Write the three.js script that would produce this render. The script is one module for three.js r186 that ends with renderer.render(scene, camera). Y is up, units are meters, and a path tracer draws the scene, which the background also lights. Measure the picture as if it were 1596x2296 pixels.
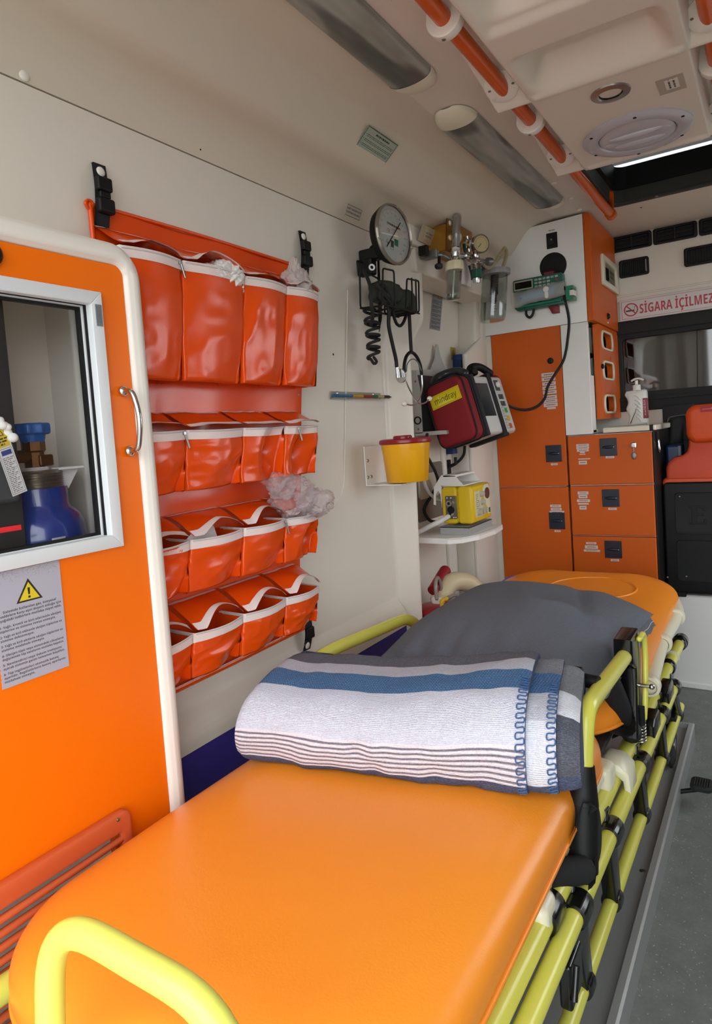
import * as THREE from 'three';
import { RoundedBoxGeometry } from 'three/addons/geometries/RoundedBoxGeometry.js';
import { TextGeometry } from 'three/addons/geometries/TextGeometry.js';
import { FontLoader } from 'three/addons/loaders/FontLoader.js';
import { mergeGeometries, mergeVertices, toCreasedNormals } from 'three/addons/utils/BufferGeometryUtils.js';

// ---------- camera, sky, light, exposure ----------
const scene = new THREE.Scene();
const camera = new THREE.PerspectiveCamera(2 * Math.atan(1148 / 1480) * 180 / Math.PI, 1596 / 2296, 0.02, 60);
camera.position.set(0, 1.05, 0);
camera.rotation.order = 'YXZ';
camera.rotation.set(THREE.MathUtils.degToRad(-3.293), THREE.MathUtils.degToRad(32.599), THREE.MathUtils.degToRad(-4.026));
camera.setViewOffset(1596, 2296, 0, 84, 1596, 2296);
scene.background = new THREE.Color(0.90, 0.96, 1.0);        // even, overcast sky
scene.backgroundIntensity = 3.2;
scene.environmentIntensity = 3.2;
const renderer = new THREE.WebGLRenderer({ antialias: true });
renderer.toneMapping = THREE.LinearToneMapping;
renderer.toneMappingExposure = 1.6;
renderer.shadowMap.enabled = true;

const serif = await new FontLoader().loadAsync('fonts/droid/droid_serif_bold.typeface.json');

// ---------- helpers ----------
const V = (x, y, z) => new THREE.Vector3(x, y, z);
const PI = Math.PI;
let seed = 7;
const rnd = () => { seed = (seed * 16807) % 2147483647; return seed / 2147483647; };
const rr = (a, b) => a + (b - a) * rnd();
const hash3 = (x, y, z) => { const s = Math.sin(x * 127.1 + y * 311.7 + z * 74.7) * 43758.5453; return s - Math.floor(s); };
function vnoise(x, y, z = 0) {
  const xi = Math.floor(x), yi = Math.floor(y), zi = Math.floor(z), f = (t) => t * t * (3 - 2 * t);
  const u = f(x - xi), v = f(y - yi), w = f(z - zi), L = (a, b, t) => a + (b - a) * t;
  const c = (i, j, k) => hash3(xi + i, yi + j, zi + k);
  return L(L(L(c(0, 0, 0), c(1, 0, 0), u), L(c(0, 1, 0), c(1, 1, 0), u), v), L(L(c(0, 0, 1), c(1, 0, 1), u), L(c(0, 1, 1), c(1, 1, 1), u), v), w);
}
const sstep = (a, b, x) => { const t = Math.min(1, Math.max(0, (x - a) / (b - a))); return t * t * (3 - 2 * t); };
const used = {};
function numbered(n) { used[n] = (used[n] ?? -1) + 1; return used[n] ? n + '_' + String(used[n]).padStart(3, '0') : n; }
const offs = new WeakMap();
// a thing: a Group at its base; its parts are given in world metres unless local = true
function thing(name, label, category, at, o = {}) {
  const g = new THREE.Group(); g.name = numbered(name); g.position.set(...at);
  if (o.turn) g.rotation.set(...o.turn);
  g.userData = { label, category }; if (o.group) g.userData.group = o.group;
  offs.set(g, o.local ? [0, 0, 0] : at); scene.add(g); return g;
}
function struct(name, at = [0, 0, 0]) {
  const g = new THREE.Group(); g.name = name; g.position.set(...at); g.userData = { kind: 'structure' };
  offs.set(g, at); scene.add(g); return g;
}
function triUV(g, s) {
  const p = g.attributes.position, n = g.attributes.normal, uv = new Float32Array(p.count * 2);
  for (let i = 0; i < p.count; i++) {
    const t = i - i % 3, sum = (c) => Math.abs(n[c](t) + n[c](t + 1) + n[c](t + 2)), ax = sum('getX'), ay = sum('getY'), az = sum('getZ'), x = p.getX(i), y = p.getY(i), z = p.getZ(i);
    const [u, v] = ax >= ay && ax >= az ? [z, y] : ay >= az ? [x, z] : [x, y];
    uv[2 * i] = u / s; uv[2 * i + 1] = v / s;
  }
  g.setAttribute('uv', new THREE.BufferAttribute(uv, 2));
}
function part(parent, name, geo, m, label) {
  let g = Array.isArray(geo) ? merge(geo) : geo;
  if (m.userData.tri) { if (!g.attributes.normal) g.computeVertexNormals(); if (g.index) g = g.toNonIndexed(); triUV(g, m.userData.tri); }
  const off = offs.get(parent) ?? [0, 0, 0];
  g.translate(-off[0], -off[1], -off[2]);
  const o = new THREE.Mesh(g, m); o.name = name; o.castShadow = o.receiveShadow = true;
  if (label) o.userData.label = label;
  offs.set(o, off); parent.add(o); return o;
}
function merge(list) {
  const l = list.map((g) => { const q = g.index ? g.toNonIndexed() : g; for (const k of Object.keys(q.attributes)) if (!['position', 'normal', 'uv'].includes(k)) q.deleteAttribute(k); if (!q.attributes.uv) q.setAttribute('uv', new THREE.BufferAttribute(new Float32Array(q.attributes.position.count * 2), 2)); return q; });
  return l.length === 1 ? l[0] : mergeGeometries(l);
}
// box between two corners, edges rounded by r
function bx(x0, x1, y0, y1, z0, z1, r = 0.003, seg = 2) {
  const w = Math.abs(x1 - x0), h = Math.abs(y1 - y0), d = Math.abs(z1 - z0);
  r = Math.min(r, w / 2.05, h / 2.05, d / 2.05);
  const g = new RoundedBoxGeometry(w, h, d, seg, r); g.translate((x0 + x1) / 2, (y0 + y1) / 2, (z0 + z1) / 2); return g;
}
const bc = (cx, cy, cz, w, h, d, r = 0.003) => bx(cx - w / 2, cx + w / 2, cy - h / 2, cy + h / 2, cz - d / 2, cz + d / 2, r);
const P3 = (pts) => pts.map((p) => V(...p));
function tube(pts, r, o = {}) {
  const c = o.curve ?? new THREE.CatmullRomCurve3(P3(pts), !!o.closed, 'centripetal');
  const g = new THREE.TubeGeometry(c, o.n ?? Math.max(8, pts.length * 8), r, o.k ?? 10, !!o.closed);
  if (o.closed || o.open) return g;
  const caps = [0, 1].map((t) => { const q = c.getPointAt(t), d = c.getTangentAt(t), s = new THREE.SphereGeometry(r, o.k ?? 10, 5); if (o.flat !== false) s.scale(1, 1, 1); s.lookAt?.(d); s.translate(q.x, q.y, q.z); return s; });
  return merge([g, ...caps]);
}
// tube along straight runs with rounded corners of radius b
function bent(pts, r, b = 0.03, o = {}) {
  const p = P3(pts), path = new THREE.CurvePath(), n = p.length; let last = p[0];
  for (let i = 1; i < n - 1; i++) {
    const a = p[i - 1], c = p[i + 1], q = p[i], l = Math.min(b, a.distanceTo(q) / 2.1, c.distanceTo(q) / 2.1);
    const s = q.clone().add(a.clone().sub(q).setLength(l)), e = q.clone().add(c.clone().sub(q).setLength(l));
    path.add(new THREE.LineCurve3(last, s)); path.add(new THREE.QuadraticBezierCurve3(s, q, e)); last = e;
  }
  path.add(new THREE.LineCurve3(last, p[n - 1]));
  const all = path.getSpacedPoints ? path.curves.flatMap((c, i) => c.getPoints(c.isLineCurve3 ? 2 : 7).slice(i ? 1 : 0)) : p;
  return tube(all.map((v) => [v.x, v.y, v.z]), r, { n: all.length * 3, k: o.k ?? 12, ...o });
}
// cylinder (or cone) from a to b
function rod(a, b, r0, r1 = r0, k = 20, open = false) {
  const A = V(...a), B = V(...b), d = B.clone().sub(A), g = new THREE.CylinderGeometry(r1, r0, d.length(), k, 1, open);
  g.applyQuaternion(new THREE.Quaternion().setFromUnitVectors(V(0, 1, 0), d.clone().normalize()));
  const m = A.add(B).multiplyScalar(0.5); g.translate(m.x, m.y, m.z); return g;
}
// lathe of [radius, along] pairs about the line from a towards b
function turned(prof, a, dir = [0, 1, 0], k = 32) {
  const g = new THREE.LatheGeometry(prof.map(([r, y]) => new THREE.Vector2(Math.max(r, 1e-5), y)), k);
  const h = toCreasedNormals(g, 0.7); h.applyQuaternion(new THREE.Quaternion().setFromUnitVectors(V(0, 1, 0), V(...dir).normalize())); h.translate(...a); return h;
}
const ball = (c, r, s = [1, 1, 1], k = 16) => { const g = new THREE.SphereGeometry(r, k, Math.max(6, k * 0.7 | 0)); g.scale(...s); g.translate(...c); return g; };
function shape(pts, holes = []) {
  const f = (q, C) => { const s = new C(); q.forEach((p, i) => i ? s.lineTo(...p) : s.moveTo(...p)); s.closePath(); return s; };
  const s = f(pts, THREE.Shape); s.holes = holes.map((h) => f(h, THREE.Path)); return s;
}
function rrect(x0, y0, x1, y1, r, k = 6) {
  const o = []; for (const [cx, cy, a] of [[x1 - r, y1 - r, 0], [x0 + r, y1 - r, PI / 2], [x0 + r, y0 + r, PI], [x1 - r, y0 + r, 1.5 * PI]])
    for (let i = 0; i <= k; i++) o.push([cx + r * Math.cos(a + i / k * PI / 2), cy + r * Math.sin(a + i / k * PI / 2)]);
  return o;
}
const circ = (cx, cy, rx, ry = rx, k = 32) => Array.from({ length: k }, (_, i) => [cx + rx * Math.cos(i / k * 2 * PI), cy + ry * Math.sin(i / k * 2 * PI)]);
// plate lying in a plane: 'z' faces +z (pts are x,y), 'x' faces +x (pts are z,y), 'y' horizontal (pts are x,z); from level a to b
function plate(pts, axis, a, b, o = {}) {
  const bev = o.bevel ?? 0, d = Math.abs(b - a), lo = Math.min(a, b);
  const ax = axis === 'x' ? pts.map(([z, y]) => [-z, y]) : axis === 'y' ? pts.map(([x, z]) => [x, -z]) : pts;
  const hs = (o.holes ?? []).map((h) => axis === 'x' ? h.map(([z, y]) => [-z, y]) : axis === 'y' ? h.map(([x, z]) => [x, -z]) : h);
  let g = new THREE.ExtrudeGeometry(shape(ax, hs), { depth: d - 2 * bev, bevelEnabled: bev > 0, bevelThickness: bev, bevelSize: bev, bevelOffset: -bev, bevelSegments: 3, curveSegments: 4 });
  g.translate(0, 0, bev); if (bev || o.soft) g = toCreasedNormals(g, o.soft ?? 0.6);
  if (axis === 'x') g.rotateY(PI / 2); else if (axis === 'y') g.rotateX(-PI / 2);
  g.translate(axis === 'x' ? lo : 0, axis === 'y' ? lo : 0, axis === 'z' ? lo : 0); return g;
}
// sweep a profile of [x, y] pairs (closed) along z
function along(pts, z0, z1, crease = 0.5) {
  const g = new THREE.ExtrudeGeometry(shape(pts), { depth: Math.abs(z1 - z0), bevelEnabled: false }); g.translate(0, 0, Math.min(z0, z1)); return toCreasedNormals(g, crease);
}
function grid(nu, nv, f, o = {}) {
  const pos = [], uv = [], idx = [];
  for (let j = 0; j <= nv; j++) for (let i = 0; i <= nu; i++) { const q = f(i / nu, j / nv); pos.push(q[0], q[1], q[2]); uv.push(q[3] ?? i / nu, q[4] ?? j / nv); }
  for (let j = 0; j < nv; j++) for (let i = 0; i < nu; i++) { const a = j * (nu + 1) + i, b = a + 1, c = a + nu + 1, d = c + 1; if (o.flip) idx.push(a, c, b, b, c, d); else idx.push(a, b, c, b, d, c); }
  const g = new THREE.BufferGeometry(); g.setAttribute('position', new THREE.Float32BufferAttribute(pos, 3)); g.setAttribute('uv', new THREE.Float32BufferAttribute(uv, 2)); g.setIndex(idx); g.computeVertexNormals();
  if (o.seamU) { const n = g.attributes.normal; for (let j = 0; j <= nv; j++) { const a = j * (nu + 1), b = a + nu, s = V(n.getX(a) + n.getX(b), n.getY(a) + n.getY(b), n.getZ(a) + n.getZ(b)).normalize(); n.setXYZ(a, s.x, s.y, s.z); n.setXYZ(b, s.x, s.y, s.z); } }
  return g;
}
// ---------- materials ----------
function noiseTex(n, f, o = {}) {
  const d = new Uint8Array(n * n * 4);
  for (let j = 0; j < n; j++) for (let i = 0; i < n; i++) { const v = Math.max(0, Math.min(255, 255 * f(i / n, j / n, i, j))), k = 4 * (j * n + i); if (Array.isArray(f.rgb)) { } d[k] = d[k + 1] = d[k + 2] = v; d[k + 3] = 255; }
  const t = new THREE.DataTexture(d, n, n); t.wrapS = t.wrapT = THREE.RepeatWrapping; t.magFilter = THREE.LinearFilter; t.minFilter = THREE.LinearMipmapLinearFilter; t.generateMipmaps = true; t.needsUpdate = true; return t;
}
function colorTex(w, h, f) {
  const d = new Uint8Array(w * h * 4);
  for (let j = 0; j < h; j++) for (let i = 0; i < w; i++) { const c = f(i, j), k = 4 * (j * w + i); d[k] = c[0]; d[k + 1] = c[1]; d[k + 2] = c[2]; d[k + 3] = 255; }
  const t = new THREE.DataTexture(d, w, h); t.wrapS = t.wrapT = THREE.RepeatWrapping; t.magFilter = THREE.LinearFilter; t.minFilter = THREE.LinearMipmapLinearFilter; t.generateMipmaps = true; t.colorSpace = THREE.SRGBColorSpace; t.needsUpdate = true; return t;
}
const wrapN = (u, v, f) => { // tileable value noise
  const x = u * f, y = v * f, xi = Math.floor(x), yi = Math.floor(y), s = (t) => t * t * (3 - 2 * t), a = s(x - xi), b = s(y - yi), h = (i, j) => hash3(((i % f) + f) % f, ((j % f) + f) % f, f);
  return (h(xi, yi) * (1 - a) + h(xi + 1, yi) * a) * (1 - b) + (h(xi, yi + 1) * (1 - a) + h(xi + 1, yi + 1) * a) * b;
};
const bumpFine = noiseTex(256, (u, v) => 0.5 * wrapN(u, v, 64) + 0.3 * wrapN(u, v, 128) + 0.2 * wrapN(u, v, 32));
const bumpSoft = noiseTex(256, (u, v) => 0.6 * wrapN(u, v, 6) + 0.3 * wrapN(u, v, 14) + 0.1 * wrapN(u, v, 40));
function mat(color, rough = 0.5, o = {}) {
  const { tri, metal = 0, ...rest } = o;
  const m = (o.clearcoat || o.transmission || o.sheen || o.specularIntensity !== undefined) ? new THREE.MeshPhysicalMaterial({ color, roughness: rough, metalness: metal, ...rest }) : new THREE.MeshStandardMaterial({ color, roughness: rough, metalness: metal, ...rest });
  if (tri) m.userData.tri = tri; return m;
}
const M = {
  cream: mat(0xdfd7ca, 0.42, { bumpMap: bumpSoft, bumpScale: 0.0006, tri: 0.7 }),
  ceil: mat(0xddd3c6, 0.5, { bumpMap: bumpSoft, bumpScale: 0.0006, tri: 0.7 }),
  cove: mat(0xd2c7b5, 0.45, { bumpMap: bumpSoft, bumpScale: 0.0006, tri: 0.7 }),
  white: mat(0xebe9e4, 0.38), pureWhite: mat(0xe6e6e6, 0.35), ivory: mat(0xe2dcc6, 0.35),
  alu: mat(0xd4d7d8, 0.4, { metal: 0.0 }),
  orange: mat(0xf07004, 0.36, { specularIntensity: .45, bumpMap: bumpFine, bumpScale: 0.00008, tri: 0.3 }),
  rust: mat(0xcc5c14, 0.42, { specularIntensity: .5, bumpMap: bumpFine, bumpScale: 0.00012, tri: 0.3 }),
  redOrange: mat(0xc85a2e, 0.5), seatRed: mat(0xcf4a2a, 0.55, { bumpMap: bumpFine, bumpScale: 0.0003, tri: 0.12 }),
  rail: mat(0xd0560f, 0.25), vinylMat: mat(0xf6932a, 0.32, { specularIntensity: .9, bumpMap: bumpFine, bumpScale: 0.00014, tri: 0.12 }),
  black: mat(0x101010, 0.5, { specularIntensity: .55 }), blackSoft: mat(0x1a1a1b, 0.75), blackGloss: mat(0x0e0e0e, 0.18), webbing: mat(0x121214, 0.8, { bumpMap: bumpFine, bumpScale: 0.0006, tri: 0.05 }),
  yellow: mat(0xdbd75c, 0.24), chrome: mat(0xcfcfcf, 0.16, { metal: 1 }), steel: mat(0xa9aaa8, 0.32, { metal: 1 }), dullSteel: mat(0x8b8c8a, 0.5, { metal: 1 }),
  grey: mat(0x8c8c8c, 0.5), darkGrey: mat(0x3a3d40, 0.55), tray: mat(0x8d8e8c, 0.45, { metal: 0.25, bumpMap: bumpFine, bumpScale: 0.0004, tri: 0.25 }),
  glass: mat(0xffffff, 0.03, { transmission: 1, thickness: 0, ior: 1.5 }),
  clear: mat(0xebeeed, 0.05, { transmission: 1, thickness: 0, ior: 1.45 }),
  dark: mat(0x0a0a0a, 0.9), bluePlastic: mat(0x1668b8, 0.4), violet: mat(0x382e86, 0.45), screw: mat(0x7d7a72, 0.35, { metal: 0.9 }),
  cap: mat(0xe4ded4, 0.3),
};
function canvasTex(w, h, draw) {
  const c = document.createElement('canvas'); c.width = w; c.height = h; const x = c.getContext('2d'); draw(x, w, h);
  const t = new THREE.CanvasTexture(c); t.colorSpace = THREE.SRGBColorSpace; return t;
}
const printed = (w, h, draw, rough = 0.45, o = {}) => mat(0xffffff, rough, { map: canvasTex(w, h, draw), ...o });
// a thin printed plate: centre, size, and how it is turned (Euler)
function label(parent, name, m, c, w, h, turn = [0, 0, 0], lab, th = 0.0012) {
  const g = new THREE.BoxGeometry(w, h, th); g.applyMatrix4(new THREE.Matrix4().makeRotationFromEuler(new THREE.Euler(...turn))); g.translate(...c);
  return part(parent, name, g, m, lab);
}
const FX = [0, PI / 2, 0];   // faces +x
const txt = (x, s, size, cx, cy, o = {}) => { x.font = `${o.bold ? 'bold ' : ''}${size}px ${o.font ?? 'sans-serif'}`; x.fillStyle = o.fill ?? '#1a1a1a'; x.textAlign = o.align ?? 'center'; x.textBaseline = 'middle'; if (o.max) x.fillText(s, cx, cy, o.max); else x.fillText(s, cx, cy); };
const lines = (x, x0, y0, x1, step, n, h = 3, col = '#333') => { x.fillStyle = col; for (let i = 0; i < n; i++) { let p = x0; const end = x1 - (i % 3 === 2 ? (x1 - x0) * 0.35 : (i * 37 % 11)); while (p < end) { const w = 8 + Math.abs(i * 31 + p * 17) % 22; x.fillRect(p, y0 + i * step, Math.min(w, end - p), h); p += w + 5; } } };
// ---------- setting ----------
{ // floor
  const fl = colorTex(1024, 1024, (i, j) => { const n = vnoise(i / 30, j / 30) * 10 + vnoise(i / 5, j / 5) * 8; let c = [104 + n, 108 + n, 105 + n]; return c; });
  const d = fl.image.data; let s0 = seed; seed = 99;
  for (let q = 0; q < 2600; q++) { const x = rnd() * 1024 | 0, y = rnd() * 1024 | 0, a = rnd() * PI, l = 1 + rnd() * 4, b = 160 + rnd() * 80; for (let t = 0; t < l; t++) { const k = 4 * (((y + t * Math.sin(a) | 0) & 1023) * 1024 + ((x + t * Math.cos(a) | 0) & 1023)); d[k] = b; d[k + 1] = b; d[k + 2] = b * 0.97; } }
  seed = s0;
  M.floor = mat(0xffffff, 0.5, { map: fl, bumpMap: bumpFine, bumpScale: 0.0003, tri: 0.9 });
  const f = struct('floor'); part(f, 'floor_covering', bx(-1.12, 0.85, -0.05, 0, -3.76, 0.2, 0.001), M.floor);
  const ow = struct('added_dark_wall'); part(ow, 'added_block', bx(-16, -1.5, -.6, 4.2, 14, 14.4, .02), mat(0x4f4a44, .9));  // unseen dark block, added behind the van to darken the bulkhead window reflection
  const gr = struct('ground'); part(gr, 'ground_slab', bx(-30, 30, -0.75, -0.6, -20, 30, 0.01), mat(0x8f8c86, 0.9));
}
{ // left wall, upper cove and ceiling
  const sp = new THREE.SplineCurve([[-.968, 1.634], [-.955, 1.668], [-.937, 1.694], [-.91, 1.711], [-.880, 1.717], [-.858, 1.727], [-.835, 1.754], [-.805, 1.790], [-.785, 1.808], [-.75, 1.819], [-.69, 1.825]].map((p) => new THREE.Vector2(...p))).getPoints(40).map((v) => [v.x, v.y]);
  const w = struct('wall_left');
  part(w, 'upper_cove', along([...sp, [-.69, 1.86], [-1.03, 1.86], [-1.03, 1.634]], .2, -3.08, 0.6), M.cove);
  // lower lining, leaning in slightly, with a rolled sill near its foot
  const low = new THREE.SplineCurve([[-.985, .575], [-.98, .55], [-.962, .525], [-.953, .50], [-.953, .474]].map((p) => new THREE.Vector2(...p))).getPoints(20).map((v) => [v.x, v.y]);
  part(w, 'lining_panel', along([[-1.03, .474], ...low.slice().reverse(), [-.986, 1.0], [-.984, 1.4], [-.969, 1.6315], [-1.03, 1.6315]], -.752, -1.72, 0.5), M.cream);
  part(w, 'rear_panel', along([[-1.03, 1.33], [-.98435, 1.33], [-.984, 1.4], [-.969, 1.6315], [-1.03, 1.6315]], .2, -.752), M.cream);
  part(w, 'backing', bx(-1.12, -1.105, -.05, 1.9, -3.1, .2, .002), M.cream);
  part(w, 'seam_backing', bx(-1.03, -.99, 1.6, 1.66, -2.6, .2, .001), M.cream);
  part(w, 'lower_panel', bx(-1.03, -.956, 0, .472, -.75, -1.72, .003), M.violet, 'dark violet lower wall panel');
  // embossed rounded outline of the wall panel
  const ln = []; for (let i = 0; i <= 30; i++) { const t = i / 30; ln.push(t < .62 ? [-.9845 + (1.43 - .9) * (1 - t / .62) * .012, 1.45 - t / .62 * .49, -1.553 + .07 * t / .62] : (() => { const a = (t - .62) / .38 * PI / 2; return [-.985, .96 - .1 * Math.sin(a), -1.383 - .1 * Math.cos(a)]; })()); }
  part(w, 'panel_bead', tube(ln, .0016, { k: 8, n: 80 }), M.cream);
  for (const [y, z] of [[1.637, -.639], [1.648, -1.394]]) part(w, 'screw_cap', ball([-.966, y + .007, z], .0095, [.45, 1, 1]), M.cap);
  part(w, 'screw_hole', ball([-.964, 1.652, -1.01], .005, [.4, 1, 1], 10), M.dark); part(w, 'screw_hole', ball([-.984, 1.271, -1.469], .003, [.4, 1, 1], 8), M.dark);
  // column and niche
  const L = (p) => p.map(([z, y]) => [z, y]);
  { // column: its face runs out from the wall towards the niche; wider at the head
    const lv = [[0, -1.70, -1.768], [1.29, -1.752, -1.826], [1.32, -1.757, -1.834], [1.40, -1.80, -1.925], [1.42, -1.803, -1.934], [1.6315, -1.81, -1.945]];
    const at = (y) => { let k = 0; while (k < lv.length - 2 && y > lv[k + 1][0]) k++; const t = (y - lv[k][0]) / (lv[k + 1][0] - lv[k][0]); return [1, 2].map((q) => lv[k][q] + (lv[k + 1][q] - lv[k][q]) * t); };
    const sec = (zw, ze) => [[-.999, zw + .03], [-.9855, zw + .012], [-.984, zw], [-.981, zw - .008], [-.951, ze + .022], [-.944, ze + .010], [-.9405, ze], [-.941, ze - .006], [-.945, ze - .010], [-.952, ze - .012], [-1.08, ze - .012]];
    const sp2 = Array.from({ length: 49 }, (_, q) => q / 48);
    part(w, 'column', grid(40, 70, (u, v) => { const y = v < .35 ? v / .35 * 1.27 : 1.27 + (v - .35) / .65 * .3615, [zw, ze] = at(y), c = sec(zw, ze), f = u * (c.length - 1), k = Math.min(c.length - 2, Math.floor(f)), t = f - k; return [c[k][0] + (c[k + 1][0] - c[k][0]) * t, y, c[k][1] + (c[k + 1][1] - c[k][1]) * t]; }, { flip: false }), M.cream);
  }
  part(w, 'niche_head', [bx(-1.06, -.937, 1.555, 1.6315, -1.9, -2.6, .008), plate([[-1.865, 1.6345], [-1.865, 1.70], [-1.868, 1.745], [-2.6, 1.745], [-2.6, 1.6345]], 'x', -1.0, -.937, { bevel: .008 })], M.cream);
  part(w, 'niche_post', [plate([[-2.377, 0], [-2.39, 1.335], [-2.565, 1.415], [-2.58, 1.56], [-2.64, 1.56], [-2.64, 0]], 'x', -1.01, -.99, { bevel: .008, soft: .9 }), plate([[-2.378, 0], [-2.385, 1.16], [-2.45, 1.26], [-2.64, 1.30], [-2.64, 0]], 'x', -1.08, -1.0, { bevel: .01, soft: .9 }), plate([[-2.49, 1.2], [-2.54, 1.56], [-2.64, 1.56], [-2.64, 1.2]], 'x', -1.08, -1.0, { bevel: .01, soft: .9 })], M.cream);
  part(w, 'niche_back', bx(-1.10, -1.075, 0, 1.6, -1.75, -2.64, .002), M.cream);
  part(w, 'niche_back_rib', [bx(-1.08, -1.06, 0, 1.3, -2.28, -2.31, .01), bx(-1.08, -1.066, 0, 1.3, -2.0, -2.02, .006)], M.cream);
  const c = struct('ceiling');
  const hole = [[-.50, -2.06], [-.02, -2.06], [-.02, -2.60], [-.50, -2.60]];
  part(c, 'ceiling_lining', plate([[-.70, .2], [.86, .2], [.86, -3.1], [-.70, -3.1]], 'y', 1.825, 1.845, { holes: [hole] }), M.ceil);
  const roofHole = [[-.47, -2.08], [-.04, -2.08], [-.04, -2.58], [-.47, -2.58]];
  part(c, 'roof_skin', plate([[-1.13, .2], [.9, .2], [.9, -3.75], [-1.13, -3.75]], 'y', 1.89, 1.91, { holes: [roofHole] }), M.white);
  for (const [x, z] of [[-.585, -2.23], [-.58, -2.42], [-.588, -2.57]]) part(c, 'screw_cap', ball([x, 1.824, z], .010, [1, .4, 1], 12), M.cap);
  part(c, 'screw_hole', ball([-.40, 1.825, -2.72], .004, [1, .4, 1], 8), M.dark);
}
{ // right wall, greyed to cut bounce light, with side window, rear frame, front bulkhead
  const w = struct('wall_right');
  part(w, 'wall_panel', plate([[.2, -.05], [.2, 1.96], [-3.75, 1.96], [-3.75, -.05]], 'x', .80, .86, { holes: [[[-1.98, .7], [-2.9, .7], [-2.9, 1.6], [-1.98, 1.6]]] }), mat(0x86827a, .6));
  const r = struct('wall_rear'); part(r, 'rear_post', [bx(-1.13, -1.0, -.05, 1.96, .16, .2, .004), bx(.78, .86, -.05, 1.96, .16, .2, .004), bx(-1.13, .86, 1.83, 1.96, .16, .2, .004)], M.cream);
  const b = struct('wall_front');
  const W = [[-.62, 1.09], [.52, 1.09], [.52, 1.445], [-.62, 1.445]];
  part(b, 'bulkhead_panel', plate([[-1.12, -.05], [.86, -.05], [.86, 1.96], [-1.12, 1.96]], 'z', -3.10, -3.06, { holes: [W] }), M.cream);
  part(b, 'cab_shell', [bx(-1.12, .86, -.05, 1.96, -3.78, -3.74, .002), bx(-1.14, -1.12, -.05, 1.96, -3.78, .2, .002)], M.blackSoft);
  part(b, 'trim_strip', [bx(-.60, .8, 1.565, 1.572, -3.062, -3.054, .002), bx(-.60, .8, 1.543, 1.548, -3.062, -3.056, .002)], M.cream);
  part(b, 'base_box', bx(-.37, .80, 0, .36, -3.06, -2.745, .012), M.white, 'pale grey box below the folding seat');
  part(b, 'base_trim', bx(-.372, .80, 0, .022, -2.75, -2.738, .004), M.white);
  const wi = struct('window_1');
  const rim = (o, i, z0, z1, bev) => plate(rrect(o[0], o[1], o[2], o[3], .02), 'z', z0, z1, { holes: [rrect(i[0], i[1], i[2], i[3], .015).reverse()], bevel: bev });
  part(wi, 'window_frame', [rim([-.64, 1.075, .54, 1.46], [-.60, 1.135, .50, 1.405], -3.062, -3.045, .004), rim([-.60, 1.10, .50, 1.425], [-.55, 1.155, .46, 1.385], -3.075, -3.055, .003), bx(-.62, .52, 1.118, 1.128, -3.05, -3.04, .003)], M.blackSoft);
  part(wi, 'window_pane', bx(-.60, .50, 1.10, 1.42, -3.076, -3.072, .0005), M.glass);
}
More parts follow.
